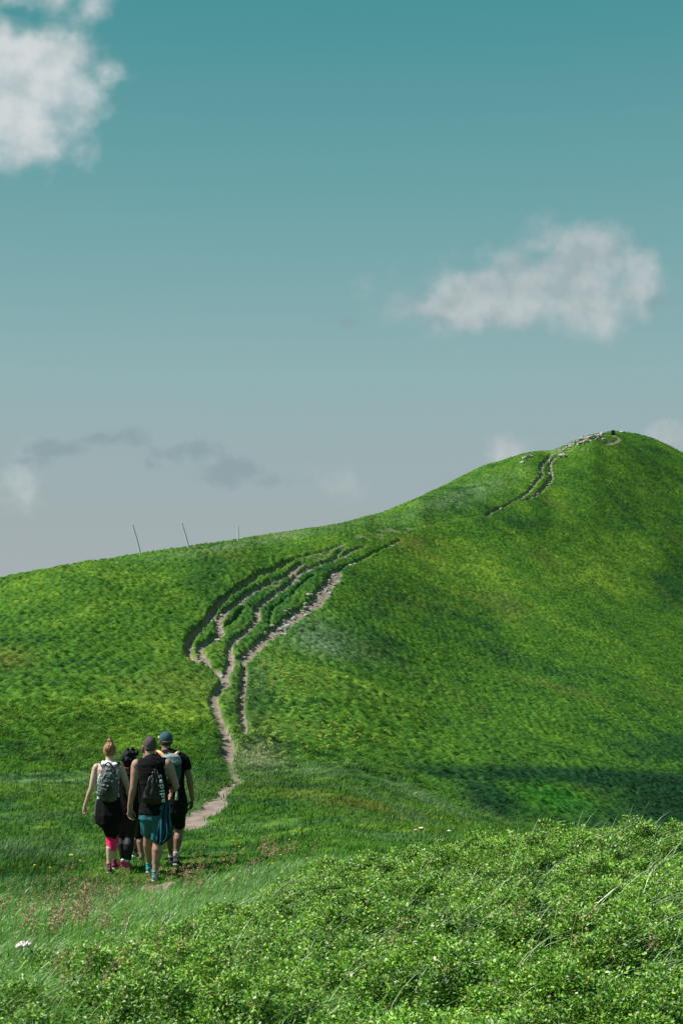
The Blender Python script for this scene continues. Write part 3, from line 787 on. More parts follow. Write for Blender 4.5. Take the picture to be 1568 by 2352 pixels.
rocks_on(2, 12, .10, .24, 'flat pale stone where the left ruts join the trail', 'stones at the rut junction', .4)
rocks_on(10, 14, .10, .2, 'small pale stone in the narrow side track', 'stones in the side track', .2)
rocks_on(14, 22, .25, .55, 'pale boulder along the upper trail below the summit', 'stones on the upper trail', .6)
rocks_on(13, 12, .2, .4, 'stone beside the brown upper track', 'stones by the upper track', .8)
rocks_on(5, 12, .08, .2, 'small stone beside the main footpath', 'stones on the main footpath', .4)
rocks_on(9, 10, .15, .35, 'stone at the top of the right-hand rut near the saddle', 'stones near the saddle', .6)
for (u, v, s, sx) in [(1362,1004,1.3,.8),(1350,1007,1.5,.7),(1338,1008,1.1,.8),(1372,1001,1.0,.9),(1379,1000,.9,1),(1346,1014,1.3,.7),(1330,1012,.9,1),(1384,1008,1.0,.7),(1316,1018,.7,1.2),(1308,1022,.7,1.4),(1300,1025,.8,1.3),(1322,1016,.8,1.2),(1294,1031,.5,1.2),(1286,1030,.6,1),(1355,1013,.8,.8),(1368,1009,.9,.8),(1340,1003,.8,1),(1374,1006,.7,1),(1326,1022,.5,1),(1312,1024,.5,1.3),(1305,1030,.45,1)]:
    x, y, z = hit(u, v + 2)
    o = rock(x, y, s * .75, 'grey boulder in the rocky outcrop on the summit shoulder', 'boulders of the summit outcrop', .5, sx)
    o.scale.z = s * random.uniform(.5, .8)
for (u, v, s) in [(1290,1051,.9),(1212,1052,.8),(1203,1054,.6),(1218,1050,.5),(1198,1064,.6),(1240,1086,.5)]:
    x, y, z = hit(u, v); rock(x, y, s, 'white stone beside the track on the shoulder under the summit', 'white stones on the shoulder', .2, 1.3)
x, y, z = hit(572, 1691); o = rock(x, y, .55, 'flat pale slab at the foot of the side track', None, .05, 1.5); o.scale = (.75, .5, .22); o.rotation_euler = (0, 0, .1); 
x, y, z = hit(563, 1687); rock(x, y, .3, 'squarish pale stone beside the slab at the foot of the side track', None, .1)
x, y, z = hit(518, 1690); rock(x, y, .2, 'white stone on the lower footpath', None, .1)
x, y, z = hit(7, 1553); rock(x, y, .22, 'white stone alone in the turf at the left edge', None, .1, 1.8)
for k in range(34):
    t = k / 33; uu = 1266 + 118 * t + random.uniform(-4, 4); vv = float(np.interp(uu, SK[:, 0], SK[:, 1])) + random.uniform(2, 12)
    x, y, z = hit(uu, vv); rock(x, y, random.uniform(.35, .9) * (.6 + .5 * t), 'grey boulder in the rocky outcrop on the summit shoulder', 'boulders of the summit outcrop', .5, random.uniform(.8, 1.4))
# square stone marker on the summit
x, y, z = hit(1403, 997); y = y - 2.0; g = float(ground(x, y))
root = empty('summit_marker', (x, y, g)); tag(root, 'dark square stone marker standing on the hilltop', 'marker')
import bmesh
def box_mesh(name, sx, sy, sz, z0, mat, parent, bev=.03, jit=.02, loc=(0, 0), rz=0):
    bm = bmesh.new(); bmesh.ops.create_cube(bm, size=1)
    for v_ in bm.verts:
        v_.co.x *= sx; v_.co.y *= sy; v_.co.z = z0 + (v_.co.z + .5) * sz
        v_.co.x += random.uniform(-jit, jit); v_.co.z += random.uniform(-jit, jit)
    if bev: bmesh.ops.bevel(bm, geom=bm.edges[:], offset=bev, segments=2, affect='EDGES')
    bmesh.ops.rotate(bm, verts=bm.verts, cent=(0, 0, 0), matrix=Matrix.Rotation(rz, 3, 'Z'))
    for v_ in bm.verts: v_.co.x += loc[0]; v_.co.y += loc[1]
    me = bpy.data.meshes.new(name); bm.to_mesh(me); bm.free(); me.materials.append(mat)
    o = bpy.data.objects.new(name, me); COL.objects.link(o); o.parent = parent; return o
box_mesh('plinth', 1.5, 1.1, .42, -.2, m_rockd, root, .05, .06, rz=.2)
box_mesh('block', .85, .6, .9, .2, m_rockd, root, .06, .05, rz=.15)
x, y, z = hit(1426, 994); rock(x, y - .5, .75, 'low dark rock to the right of the summit marker', None, .1, 1.4).data = rock_mesh(9, .5)

m_pole = noise_mat('weathered_pole', (.42, .46, .46), (.55, .58, .58), 6, .85, .2, .3, 20)
def pole(u0, v0, u1, v1, label, th=.085):
    x, y, z = hit(u1, v1 + 4); y = y + .5; x = (u1 - CU) / F * y; g = float(ground(x, y))
    zt = (HV - v0) / F * y; xt = (u0 - CU) / F * y
    root = empty('pole', (x, y, g)); tag(root, label, 'pole', 'marker poles on the ridge')
    v_, f_ = tube_np([(0, 0, -.3), ((xt - x) * .5, .02, (zt - g) * .5), (xt - x, 0, zt - g)], th * 1.1, th * .85, 8)
    np_mesh('shaft', v_, f_, m_pole, smooth=True, parent=root)
    v_, f_ = tube_np([(xt - x, 0, zt - g - .01), (xt - x - .012, 0, zt - g + .07)], th * .95, th * .5, 8)
    np_mesh('cap', v_, f_, m_pole, smooth=True, parent=root)
pole(305, 1205, 325, 1274, 'tall pole leaning left on the ridge, leftmost of the three')
pole(418, 1202, 436, 1259, 'pole leaning left on the ridge, middle of the three')
pole(546.5, 1207, 547, 1242, 'short upright pole on the ridge, rightmost of the three')
# ------------------------------------------------------------------ people
def ZP(zx, zy, y):
    """measured position in the crop of the group -> point at distance y"""
    return Vector(((160.8 + .20506 * zx - CU) / F * y, y, (HV - 1653.6 - .20506 * zy) / F * y))

class Body:
    """collects closed tapered volumes and fuses them into one continuous skin"""
    def __init__(s): s.bm = bmesh.new()
    def chain(s, pts, side=(1, 0, 0), n=14, cap=True):
        """pts: (Vector, r_side, r_depth)"""
        P_ = [Vector(p[0]) for p in pts]; side = Vector(side)
        rings = []
        def ring(c, a, b, r1, r2):
            return [s.bm.verts.new(c + a * (r1 * math.cos(2 * math.pi * k / n)) + b * (r2 * math.sin(2 * math.pi * k / n))) for k in range(n)]
        m = len(pts); frames = []
        for i in range(m):
            d = (P_[min(i + 1, m - 1)] - P_[max(i - 1, 0)]).normalized()
            a = (side - d * side.dot(d))
            if a.length < .05: a = d.orthogonal()
            a.normalize(); b = d.cross(a); frames.append((d, a, b))
        d, a, b = frames[0]; r = min(pts[0][1], pts[0][2]) * .6
        if cap: rings.append(ring(P_[0] - d * r, a, b, pts[0][1] * .5, pts[0][2] * .5))
        for i in range(m): rings.append(ring(P_[i], frames[i][1], frames[i][2], pts[i][1], pts[i][2]))
        d, a, b = frames[-1]; r = min(pts[-1][1], pts[-1][2]) * .6
        if cap: rings.append(ring(P_[-1] + d * r, a, b, pts[-1][1] * .5, pts[-1][2] * .5))
        for r0, r1 in zip(rings, rings[1:]):
            for k in range(n): s.bm.faces.new((r0[k], r0[(k + 1) % n], r1[(k + 1) % n], r1[k]))
        s.bm.faces.new(rings[0][::-1]); s.bm.faces.new(rings[-1])
        return s
    def ell(s, c, r, rot=None):
        M = Matrix.Translation(c) @ (rot.to_4x4() if rot else Matrix.Identity(4)) @ Matrix.Diagonal((*r, 1))
        bmesh.ops.create_uvsphere(s.bm, u_segments=16, v_segments=10, radius=1, matrix=M); return s
    def done(s, name, mat, parent, vox=.007, smooth=3, fn=None, cut=None):
        bmesh.ops.recalc_face_normals(s.bm, faces=s.bm.faces)
        me = bpy.data.meshes.new(name); s.bm.to_mesh(me); s.bm.free()
        o = bpy.data.objects.new(name, me); COL.objects.link(o)
        r = o.modifiers.new('r', 'REMESH'); r.mode = 'VOXEL'; r.voxel_size = vox
        if smooth:
            sm = o.modifiers.new('s', 'SMOOTH'); sm.factor = .5; sm.iterations = smooth
        dg = bpy.context.evaluated_depsgraph_get(); dg.update()
        m2 = bpy.data.meshes.new_from_object(o.evaluated_get(dg))
        o.modifiers.clear(); o.data = m2; m2.name = name; bpy.data.meshes.remove(me)
        m2.materials.clear(); m2.materials.append(mat)
        if fn or cut:
            n = len(m2.vertices); v_ = np.empty(n * 3, np.float32); m2.vertices.foreach_get('co', v_); v_ = v_.reshape(-1, 3)
            nr = np.empty(n * 3, np.float32); m2.vertices.foreach_get('normal', nr); nr = nr.reshape(-1, 3)
            if fn: v_ = fn(v_.astype(float), nr.astype(float)).astype(np.float32)
            m2.vertices.foreach_set('co', v_.ravel())
        m2.polygons.foreach_set('use_smooth', np.ones(len(m2.polygons), bool)); m2.update()
        if parent: o.parent = parent; o.matrix_parent_inverse = Matrix.Translation(-parent.location)
        return o

def wrinkle(amp, sx, sz, seed, diag=.4):
    def fn(v, nr):
        a = v[:, 0] + diag * v[:, 2]; b = v[:, 2]
        k = fbm(a / sx + 3.1 * v[:, 1], b / sz, seed, 3)
        k = np.abs(k) * 1.6 - .4
        return v + nr * (k * amp)[:, None]
    return fn
def pleat(amp, period, seed, ztop=0, zbot=-1):
    """vertical folds growing towards the hem"""
    def fn(v, nr):
        t = np.clip((ztop - v[:, 2]) / (ztop - zbot), 0, 1)
        k = np.sin(v[:, 0] / period * 6.28 + 1.5 * vnoise(v[:, 2] / .12, v[:, 0] / .1, seed)) + .6 * fbm(v[:, 0] / .07, v[:, 2] / .2, seed, 2)
        return v + nr * (k * amp * (.25 + .75 * t))[:, None]
    return fn

def skin_mat(name, c, c2): 
    m = noise_mat(name, c, c2, 14, .55, .35, .25, 60)
    b = m.node_tree.nodes['Principled BSDF']; b.inputs['Subsurface Weight'].default_value = .12
    b.inputs['Subsurface Radius'].default_value = (.02, .008, .004); b.inputs['Subsurface Scale'].default_value = .4
    return m
m_skinA = skin_mat('skin_tan', (.30, .165, .125), (.38, .22, .17))
m_skinB = skin_mat('skin_fair', (.50, .33, .26), (.58, .40, .33))
m_skinC = skin_mat('skin_brown', (.20, .105, .078), (.26, .14, .105))
m_black = noise_mat('black_cloth', (.0035, .004, .0042), (.007, .0078, .008), 20, .85, .12, .35, 120)
m_blackS = noise_mat('black_shiny_cloth', (.003, .0035, .004), (.007, .0075, .0085), 12, .42, .4, .5, 40)
m_legging = noise_mat('black_leggings', (.006, .0075, .010), (.010, .012, .015), 20, .6, .3, .15, 160)
m_greyj = noise_mat('charcoal_cloth', (.0045, .005, .006), (.009, .009, .011), 14, .9, .12, .4, 90)
m_pink = noise_mat('pink_cloth', (.72, .012, .10), (.85, .02, .15), 14, .7, .3, .15, 100)
m_teal = noise_mat('teal_cloth', (.004, .085, .105), (.007, .12, .145), 10, .55, .45, .3, 90)
m_teal2 = noise_mat('deep_teal_cloth', (.003, .055, .09), (.005, .085, .125), 10, .55, .45, .3, 90)
m_dgreen = noise_mat('dark_shorts', (.004, .006, .005), (.008, .010, .0085), 14, .9, .2, .4, 90)
m_white_c = noise_mat('white_cotton', (.62, .64, .64), (.72, .73, .73), 20, .85, .2, .3, 90)
m_sock = noise_mat('grey_sock', (.28, .30, .31), (.42, .44, .45), 60, .95, .1, .5, 160)
m_packg = noise_mat('grey_green_nylon', (.014, .020, .020), (.11, .14, .135), 9, .55, .4, .6, 30)
m_packs = noise_mat('dark_grey_webbing', (.045, .048, .060), (.07, .073, .088), 30, .8, .3, .4, 120)
m_packd = noise_mat('black_webbing', (.012, .013, .014), (.02, .02, .022), 30, .8, .3, .4, 120)
m_lid = noise_mat('pale_grey_canvas', (.13, .20, .21), (.21, .29, .30), 16, .85, .3, .5, 60)
m_packt = noise_mat('slate_canvas', (.028, .058, .066), (.05, .085, .094), 14, .85, .3, .5, 60)
m_orange = noise_mat('orange_webbing', (.80, .22, .06), (.9, .32, .10), 30, .7, .3, .3, 120)
m_peach = noise_mat('pale_strap_lining', (.72, .52, .32), (.8, .62, .42), 30, .7, .3, .3, 120)
m_cap = noise_mat('faded_blue_cap', (.030, .075, .095), (.05, .105, .13), 22, .9, .2, .4, 140)
m_capb = noise_mat('cap_trim', (.24, .22, .12), (.34, .30, .17), 22, .9, .2)
m_ginger = noise_mat('ginger_hair', (.20, .075, .030), (.40, .19, .085), 22, .5, .5, .6, 50)
m_brown = noise_mat('cropped_hair', (.018, .014, .012), (.055, .044, .038), 30, .75, .3, .5, 200)
m_fade = noise_mat('clipped_hair', (.075, .060, .053), (.12, .098, .088), 30, .85, .2, .5, 200)
m_bhair = noise_mat('black_hair', (.004, .004, .005), (.010, .010, .011), 20, .7, .25, .6, 60)
m_shoep = noise_mat('pink_shoe', (.55, .03, .14), (.7, .08, .22), 26, .6, .4, .3, 90)
m_shoem = noise_mat('maroon_shoe', (.16, .012, .06), (.24, .03, .09), 26, .6, .4, .3, 90)
m_shoet = noise_mat('teal_shoe', (.01, .20, .25), (.03, .28, .34), 26, .6, .4, .3, 90)
m_shoeb = noise_mat('black_shoe', (.012, .013, .014), (.025, .026, .028), 26, .6, .4, .3, 90)
m_sole = noise_mat('pale_sole', (.38, .40, .42), (.5, .52, .54), 20, .7, .3)
m_letter = noise_mat('white_print', (.60, .63, .62), (.72, .74, .73), 40, .6, .3)
m_steel = noise_mat('pale_cord', (.45, .47, .47), (.6, .62, .62), 40, .4, .6)
m_bottle = noise_mat('green_plastic', (.17, .26, .16), (.24, .33, .22), 10, .35, .5)
m_red = noise_mat('red_trim', (.5, .03, .03), (.6, .06, .05), 20, .7)
m_eye = noise_mat('eye', (.5, .5, .48), (.6, .6, .58), 20, .3)

def hand(B, w, d, s, nrm, curl=.5, L=.185, thumb=1, sc=1.0):
    """w wrist, d hand direction, s spread axis towards the thumb, nrm palm side"""
    d = Vector(d).normalized(); s = Vector(s); s = (s - d * s.dot(d)).normalized(); nrm = d.cross(s).normalized() * (1 if d.cross(s).dot(Vector(nrm)) > 0 else -1)
    pl = L * .5
    B.chain([(w, .026 * sc, .021 * sc), (w + d * .03, .031 * sc, .019 * sc), (w + d * pl * .65, .039 * sc, .017 * sc), (w + d * pl, .040 * sc, .015 * sc)], side=s, n=12)
    for k, (off, ln) in enumerate(((.031, .46), (.0105, .52), (-.0105, .49), (-.031, .39))):
        p = w + d * pl * .93 + s * off * sc; r = .0088 * sc; c = curl * (1 + .12 * k); seg = L * ln / 3 * 1.05
        pts = [(p, r * 1.05, r * 1.05)]; dd = d.copy(); a = c * .45
        for j in range(3):
            dd = (d * math.cos(a) + nrm * math.sin(a) + s * off * .9).normalized(); p = p + dd * seg * (1.15 - .15 * j); pts.append((p, r * (1 - .1 * j), r * (1 - .1 * j))); a += c * .75
        B.chain(pts, side=s, n=8)
    p = w + d * .032 + s * .024 * sc
    dd = (d * .75 + s * .62 + nrm * .3).normalized(); p1 = p + dd * .042 * sc; dd2 = (d * .95 + s * .18 + nrm * .35).normalized(); p2 = p1 + dd2 * .034 * sc; p3 = p2 + (d * .95 + nrm * .4).normalized() * .026 * sc
    B.chain([(p, .014 * sc, .013 * sc), (p1, .0115 * sc, .0115 * sc), (p2, .010 * sc, .010 * sc), (p3, .0085 * sc, .0085 * sc)], side=s, n=8)

def arm(B, sh, el, wr, r=(.054, .044, .038, .037, .026), hd=None, **kw):
    sh, el, wr = Vector(sh), Vector(el), Vector(wr)
    def L_(a, b, t): return a.lerp(b, t)
    B.chain([(sh, r[0], r[0]), (L_(sh, el, .35), r[0] * .93, r[0] * .98), (L_(sh, el, .75), r[1] * .97, r[1]), (el, r[2] * 1.04, r[2]),
             (L_(el, wr, .22), r[3] * 1.1, r[3] * 1.02), (L_(el, wr, .6), r[3] * .86, r[3] * .8), (wr, r[4], r[4] * .82)], n=14)
    if hd: hand(B, wr, **hd)

def leg(B, hip, kn, an, r=(.088, .066, .052, .056, .034), toe=(0, 1, 0), foot=True, heel=0.0):
    hip, kn, an = Vector(hip), Vector(kn), Vector(an)
    bk = Vector((0, -.012, 0))
    B.chain([(hip, r[0], r[0]), (hip.lerp(kn, .4), r[0] * .92, r[0] * .95), (hip.lerp(kn, .8), r[1], r[1]), (kn, r[2] * 1.02, r[2]),
             (kn.lerp(an, .14) + bk * .6, r[3] * .97, r[3]), (kn.lerp(an, .30) + bk, r[3] * 1.04, r[3] * 1.1), (kn.lerp(an, .52) + bk * .6, r[3] * .86, r[3] * .88), (kn.lerp(an, .78), r[4] * 1.08, r[4] * 1.1), (an, r[4], r[4] * 1.1)], n=16)
    if foot:
        t = Vector(toe).normalized()
        B.chain([(an + Vector((0, 0, -.01)) - t * .02, .032, .035), (an - Vector((0, 0, .04)) + t * .05, .038, .028), (an - Vector((0, 0, .055)) + t * .13, .040, .018)], n=12)

def shoe(parent, an, toe, mat, heel=0.0, sole=None, sc=1.0, mat2=None):
    """an = ankle; the heel may be lifted for the trailing foot"""
    t = Vector(toe); t.z = 0; t.normalize(); sd = Vector((t.y, -t.x, 0))
    an = Vector(an)
    th = math.atan2(heel, .20); dwn = Vector((0, 0, -1)) * math.cos(th) - t * math.sin(th); fw = t * math.cos(th) - Vector((0, 0, 1)) * math.sin(th)
    B = Body()
    up = -dwn
    hl = an + dwn * .055 - fw * .035
    B.chain([(hl + up * .0, .034 * sc, .040), (hl + fw * .05 + up * .012, .037 * sc, .046), (hl + fw * .12, .041 * sc, .036), (hl + fw * .19 - up * .012, .046 * sc, .026), (hl + fw * .245 - up * .018, .038 * sc, .018)], side=sd, n=16)
    B.chain([(an - fw * .012 + up * .005, .036 * sc, .042), (an + dwn * .04, .038 * sc, .045)], side=sd, n=14)
    o = B.done('shoe', mat, parent, .006, 3)
    B = Body(); z = dwn * .038
    B.chain([(hl + z - fw * .012, .033 * sc, .014), (hl + z + fw * .05, .037 * sc, .014), (hl + z + fw * .12, .040 * sc, .013), (hl + z + fw * .2 , .047 * sc, .012), (hl + z + fw * .26 + up * .004, .036 * sc, .010)], side=sd, n=14)
    so_ = B.done('sole', sole or m_sole, None, .006, 2)
    so_.parent = o
    # the opening collar of the shoe
    B = Body(); B.chain([(an - fw * .012 + up * .012, .037 * sc, .043), (an - fw * .012 + up * .026, .036 * sc, .042)], side=sd, n=14)
    c_ = B.done('collar', mat2 or mat, None, .006, 1); c_.parent = o
    return o

def head(B, c, top, w=.078, yaw=0.0, neck=None, nr=.055):
    """c = centre of skull, top = crown height above c; head faces away (+y)"""
    R_ = Matrix.Rotation(yaw, 3, 'Z'); k = top / .125
    f = lambda x, y, z: c + R_ @ Vector((x, y, z)) * k
    B.ell(f(0, -.012, .02), (w, .093 * k, .102 * k), R_)
    B.ell(f(0, .035, -.035), (w * .86, .068 * k, .085 * k), R_)
    B.chain([(f(0, .03, -.06), w * .78, .06 * k), (f(0, .055, -.105), w * .48, .036 * k)], side=R_ @ Vector((1, 0, 0)), n=14)
    B.ell(f(0, .108, -.03), (.013, .018, .026), R_); B.ell(f(0, .092, .018), (w * .6, .02, .014), R_)
    B.ell(f(0, .090, -.078), (.024, .012, .009), R_); B.ell(f(0, .084, -.108), (.02, .016, .014), R_)
    for s in (-1, 1):
        B.ell(f(s * (w / k + .004), .012, -.018), (.010, .019, .031), R_ @ Matrix.Rotation(s * .35, 3, 'Z'))
        B.ell(f(s * (w / k + .002), .010, -.038), (.008, .010, .012), R_)
    if neck is not None:
        nb = Vector(neck)
        B.chain([(f(0, -.012, -.045), nr * .98, nr * 1.02), (f(0, -.018, -.10).lerp(nb, .35), nr, nr), (nb, nr * 1.18, nr * 1.05)], n=16)
    return f

def torso(B, L, bulge=1.0, side=(1, 0, 0)):
    """L: (centre, half width, half depth) from neck to crotch"""
    B.chain(L, side=side, n=24)

def eyes(f, parent):
    for s in (-1, 1):
        B = Body(); B.ell(f(s * .031, .094, -.002), (.011, .008, .007)); B.done('eye', m_eye, parent, .004, 0)

def person(x, y, label):
    g = float(ground(x, y)); r = empty('person', (x, y, g)); tag(r, label, 'person'); return r

def strap(pts, wd, th, mat, name, parent, side=(1, 0, 0)):
    B = Body(); B.chain([(Vector(p), wd, th) for p in pts], side=side, n=12); return B.done(name, mat, parent, .006, 2)

# ===== man in black sleeveless shirt =======================================
Y = 18.0
pj = lambda zx, zy, dy=0.0: ZP(zx, zy, Y + dy)
R0 = person(pj(930, 1700).x, 18.2, 'man with cropped hair in black sleeveless shirt and teal shorts, nearest of the group')
px_m = Y * .20506 / F        # metres per measured unit
B = Body()
f = head(B, pj(896, 290, .06), .112, .083, yaw=.18, neck=pj(906, 420, .03), nr=.066)
# shoulders and trunk
torso(B, [(pj(908, 420, .02), .08, .055), (pj(912, 460, .01), .155, .08), (pj(918, 520), .205, .112), (pj(925, 640), .19, .118), (pj(935, 780, .01), .168, .11), (pj(942, 900, .01), .165, .112), (pj(948, 1010, .0), .178, .125), (pj(950, 1100, .0), .165, .12)])
B.ell(pj(748, 505), (.066, .07, .075)); B.ell(pj(1094, 500), (.066, .07, .075))
arm(B, pj(738, 512), pj(712, 765, -.03), pj(668, 985, .04), (.060, .050, .043, .043, .030), hd=dict(d=(.05, .15, -1), s=(.55, .75, 0), nrm=(1, -.6, 0), curl=.55, sc=1.08))
arm(B, pj(1108, 506), pj(1190, 745, -.02), pj(1136, 800, .22), (.060, .050, .043, .040, .029))
hand(B, pj(1140, 800, .20), d=(-.25, -.1, -1), s=(-.3, 1, 0), nrm=(-1, -.2, 0), curl=.6, sc=1.05)
leg(B, pj(885, 1080, .02), pj(880, 1295, .16), pj(884, 1605, .38), (.092, .074, .060, .066, .036), toe=(-.05, 1, 0))
leg(B, pj(1005, 1080, -.0), pj(992, 1345, .02), pj(955, 1700, -.02), (.092, .074, .062, .068, .037), toe=(.05, 1, 0))
bd = B.done('body', m_skinA, R0, .006, 4)
eyes(f, bd)
# short cropped hair
B = Body(); R_ = Matrix.Rotation(.18, 3, 'Z'); c0 = pj(896, 290, .06)
B.ell(c0 + R_ @ Vector((0, -.016, .022)), (.086, .091, .099), R_); B.ell(c0 + R_ @ Vector((0, -.034, -.022)), (.072, .068, .06), R_)
hrm = B.done('hair', m_fade, R0, .006, 2, fn=lambda v, n: v + n * (.0025 * fbm(v[:, 0] / .008, v[:, 2] / .008, 5, 2))[:, None])
B = Body(); B.ell(c0 + R_ @ Vector((0, -.004, .052)), (.080, .087, .070), R_); B.ell(c0 + R_ @ Vector((0, .02, .062)), (.062, .06, .060), R_)
cw = B.done('crown', m_brown, None, .005, 1, fn=lambda v, n: v + n * (.004 * fbm(v[:, 0] / .012, v[:, 2] / .012, 6, 2))[:, None]); cw.parent = hrm; cw.matrix_parent_inverse = Matrix.Identity(4)
# sleeveless shirt
B = Body()
torso(B, [(pj(907, 410, .02), .088, .072), (pj(910, 440, .01), .168, .104), (pj(915, 492, 0), .196, .128), (pj(922, 580, 0), .192, .136), (pj(928, 680), .186, .132), (pj(938, 800), .180, .130), (pj(944, 920), .182, .135), (pj(946, 1045, -.005), .205, .150)])
B.chain([(pj(800, 448, .01), .04, .075), (pj(765, 475, .0), .03, .075)], side=(0, 0, 1)); B.chain([(pj(1040, 446, .01), .04, .075), (pj(1076, 470, .0), .03, .075)], side=(0, 0, 1))
B.done('sleeveless_shirt', m_black, R0, .007, 3, fn=wrinkle(.009, .16, .08, 12))
# teal shorts
B = Body()
B.chain([(pj(944, 1000), .180, .135), (pj(944, 1110), .200, .145)], n=24)
B.chain([(pj(880, 1060, .02), .105, .125), (pj(878, 1180, .08), .110, .122), (pj(888, 1262, .12), .104, .115)], n=20)
B.chain([(pj(1010, 1060, .0), .110, .125), (pj(1012, 1220, .0), .118, .122), (pj(1010, 1330, .01), .118, .118)], n=20)
B.done('shorts', m_teal, R0, .007, 3, fn=pleat(.007, .10, 4, -1.9, -2.35))
shoe(R0, pj(884, 1622, .38), (-.05, 1, 0), m_shoet, .0, m_sole, 1.0)
shoe(R0, pj(952, 1722, -.02), (.05, 1, 0), m_shoet, .04, m_sole, 1.0)

# drawstring bag on his back, with the print running up it
bx = person(pj(940, 700).x, 17.85, 'x'); bx.name = 'drawstring_bag'
for k_ in ('label', 'category'): del bx[k_]
tag(bx, 'black drawstring bag with white lettering on the back of the man in teal shorts', 'bag')
B = Body()
dd = -.16
B.chain([(pj(955, 560, dd + .02), .012, .012), (pj(964, 610, dd + .01), .058, .028), (pj(957, 690, dd), .098, .042), (pj(948, 790, dd), .132, .050), (pj(944, 870, dd), .150, .050), (pj(945, 915, dd + .015), .150, .044), (pj(946, 935, dd + .03), .12, .034)], n=24)
def bagfold(v, n):
    t = np.clip((v[:, 2] - ZP(0, 930, 17.85).z) / .42, 0, 1)
    ax_ = (v[:, 0] - bx.location.x) / (.03 + .14 * (1 - t))
    return v + n * (.010 * np.sin(ax_ * 9 + 2 * vnoise(v[:, 2] / .1, v[:, 0] / .1, 3)) * (.3 + t) + .006 * fbm(v[:, 0] / .04, v[:, 2] / .07, 8, 2))[:, None]
bag = B.done('sack', m_blackS, bx, .006, 2, fn=bagfold)
for sx_ in (-1, 1):
    tx = 840 if sx_ < 0 else 1000
    strap([pj(955, 565, dd + .02), pj(952 + (tx - 952) * .45, 500, -.135), pj(tx, 452, -.09), pj(tx + 6 * sx_, 440, -.02), pj(tx + 8 * sx_, 455, .07)], .004, .004, m_packd, 'cord', bx)
B = Body(); B.ell(pj(955, 562, dd + .01), (.02, .018, .014)); B.done('gathered_neck', m_blackS, bx, .005, 1)
# lettering: each glyph run turned to read upwards, following the bag's right side
fc = bpy.data.curves.new('lettering', 'FONT'); fc.body = 'adidas'; fc.size = 1.0; fc.extrude = .02; fc.offset = .012; fc.space_character = 1.12; fc.resolution_u = 4
fo = bpy.data.objects.new('lettering', fc); COL.objects.link(fo)
dg = bpy.context.evaluated_depsgraph_get(); dg.update()
lm = bpy.data.meshes.new_from_object(fo.evaluated_get(dg)); bpy.data.objects.remove(fo)
n = len(lm.vertices); v_ = np.empty(n * 3, np.float32); lm.vertices.foreach_get('co', v_); v_ = v_.reshape(-1, 3).astype(float)
tx = (v_[:, 0] - v_[:, 0].min()) / (v_[:, 0].max() - v_[:, 0].min()); ty = v_[:, 1]
p0 = pj(1064, 922, dd - .03); p1 = pj(1018, 612, dd - .03)        # baseline runs from bottom to top
up_ = (p1 - p0); upn = up_.normalized(); lf = Vector((-upn.z, 0, upn.x)); lf = -lf if lf.x > 0 else lf
q3 = np.array([tuple(p0 + up_ * a + lf * (b * .078)) for a, b in zip(tx, ty)])
# curve gently inwards at the top and drape on the sack surface
q3[:, 0] += .012 * np.sin(tx * math.pi)
from mathutils.bvhtree import BVHTree
deps = bpy.context.evaluated_depsgraph_get(); deps.update()
bvh = BVHTree.FromPolygons([v.co.copy() for v in bag.data.vertices], [list(p.vertices) for p in bag.data.polygons])
for i in range(n):
    h = bvh.ray_cast(Vector((q3[i, 0], 17.0, q3[i, 2])), Vector((0, 1, 0)))
    yy = h[0].y if h[0] is not None else 17.86
    q3[i, 1] = min(yy, 17.875) - .009 - max(v_[i, 2], 0) * .05
lm.vertices.foreach_set('co', q3.astype(np.float32).ravel()); lm.update()
lm.materials.clear(); lm.materials.append(m_letter)
lo = bpy.data.objects.new('lettering', lm); COL.objects.link(lo); lo.parent = bx; lo.matrix_parent_inverse = Matrix.Translation(-bx.location)

# teal shirt hanging from his right hip
th = empty('hanging_shirt', tuple(pj(1080, 880, -.1))); tag(th, 'teal shirt hanging down from the right hip of the man in teal shorts', 'shirt')
LT = [(870, 1072, 1098), (930, 1030, 1112), (990, 1010, 1120), (1080, 1000, 1124), (1180, 992, 1142), (1230, 985, 1150), (1290, 978, 1142), (1330, 974, 1120), (1370, 970, 1070), (1395, 985, 1020)]
NUc, NVc = 60, 60; V_ = []
zz_ = [l[0] for l in LT]
for j in range(NVc):
    zy = 870 + (1395 - 870) * j / (NVc - 1); xl = np.interp(zy, zz_, [l[1] for l in LT]); xr = np.interp(zy, zz_, [l[2] for l in LT])
    for i in range(NUc):
        t = i / (NUc - 1); s_ = j / (NVc - 1)
        fold = math.sin(t * 17 + 1.3 * math.sin(s_ * 4)) * (.012 + .02 * s_) + .012 * math.sin(t * 31 + s_ * 5)
        dyy = -.155 - .02 * s_ + fold + .10 * max(0, t - .75)
        V_.append(tuple(pj(xl + (xr - xl) * t + 4 * math.sin(s_ * 9), zy, dyy)))
V_ = np.array(V_); Fs = []
for j in range(NVc - 1):
    for i in range(NUc - 1):
        a = j * NUc + i; Fs.append((a, a + 1, a + NUc + 1, a + NUc))
Nv = len(V_); V2 = V_ + np.array([0, .006, 0]); Fs = np.array(Fs); F2 = Fs[:, ::-1] + Nv
edge = []
for j in range(NVc - 1):
    for i in (0, NUc - 1):
        a = j * NUc + i; e = (a, a + NUc, a + NUc + Nv, a + Nv); edge.append(e if i == 0 else e[::-1])
for i in range(NUc - 1):
    for j in (0, NVc - 1):
        a = j * NUc + i; e = (a, a + 1, a + 1 + Nv, a + Nv); edge.append(e[::-1] if j == 0 else e)
o = np_mesh('cloth', np.concatenate([V_, V2]), np.concatenate([Fs, F2, np.array(edge)]), m_teal2, smooth=True, parent=th); o.matrix_parent_inverse = Matrix.Translation(-th.location)
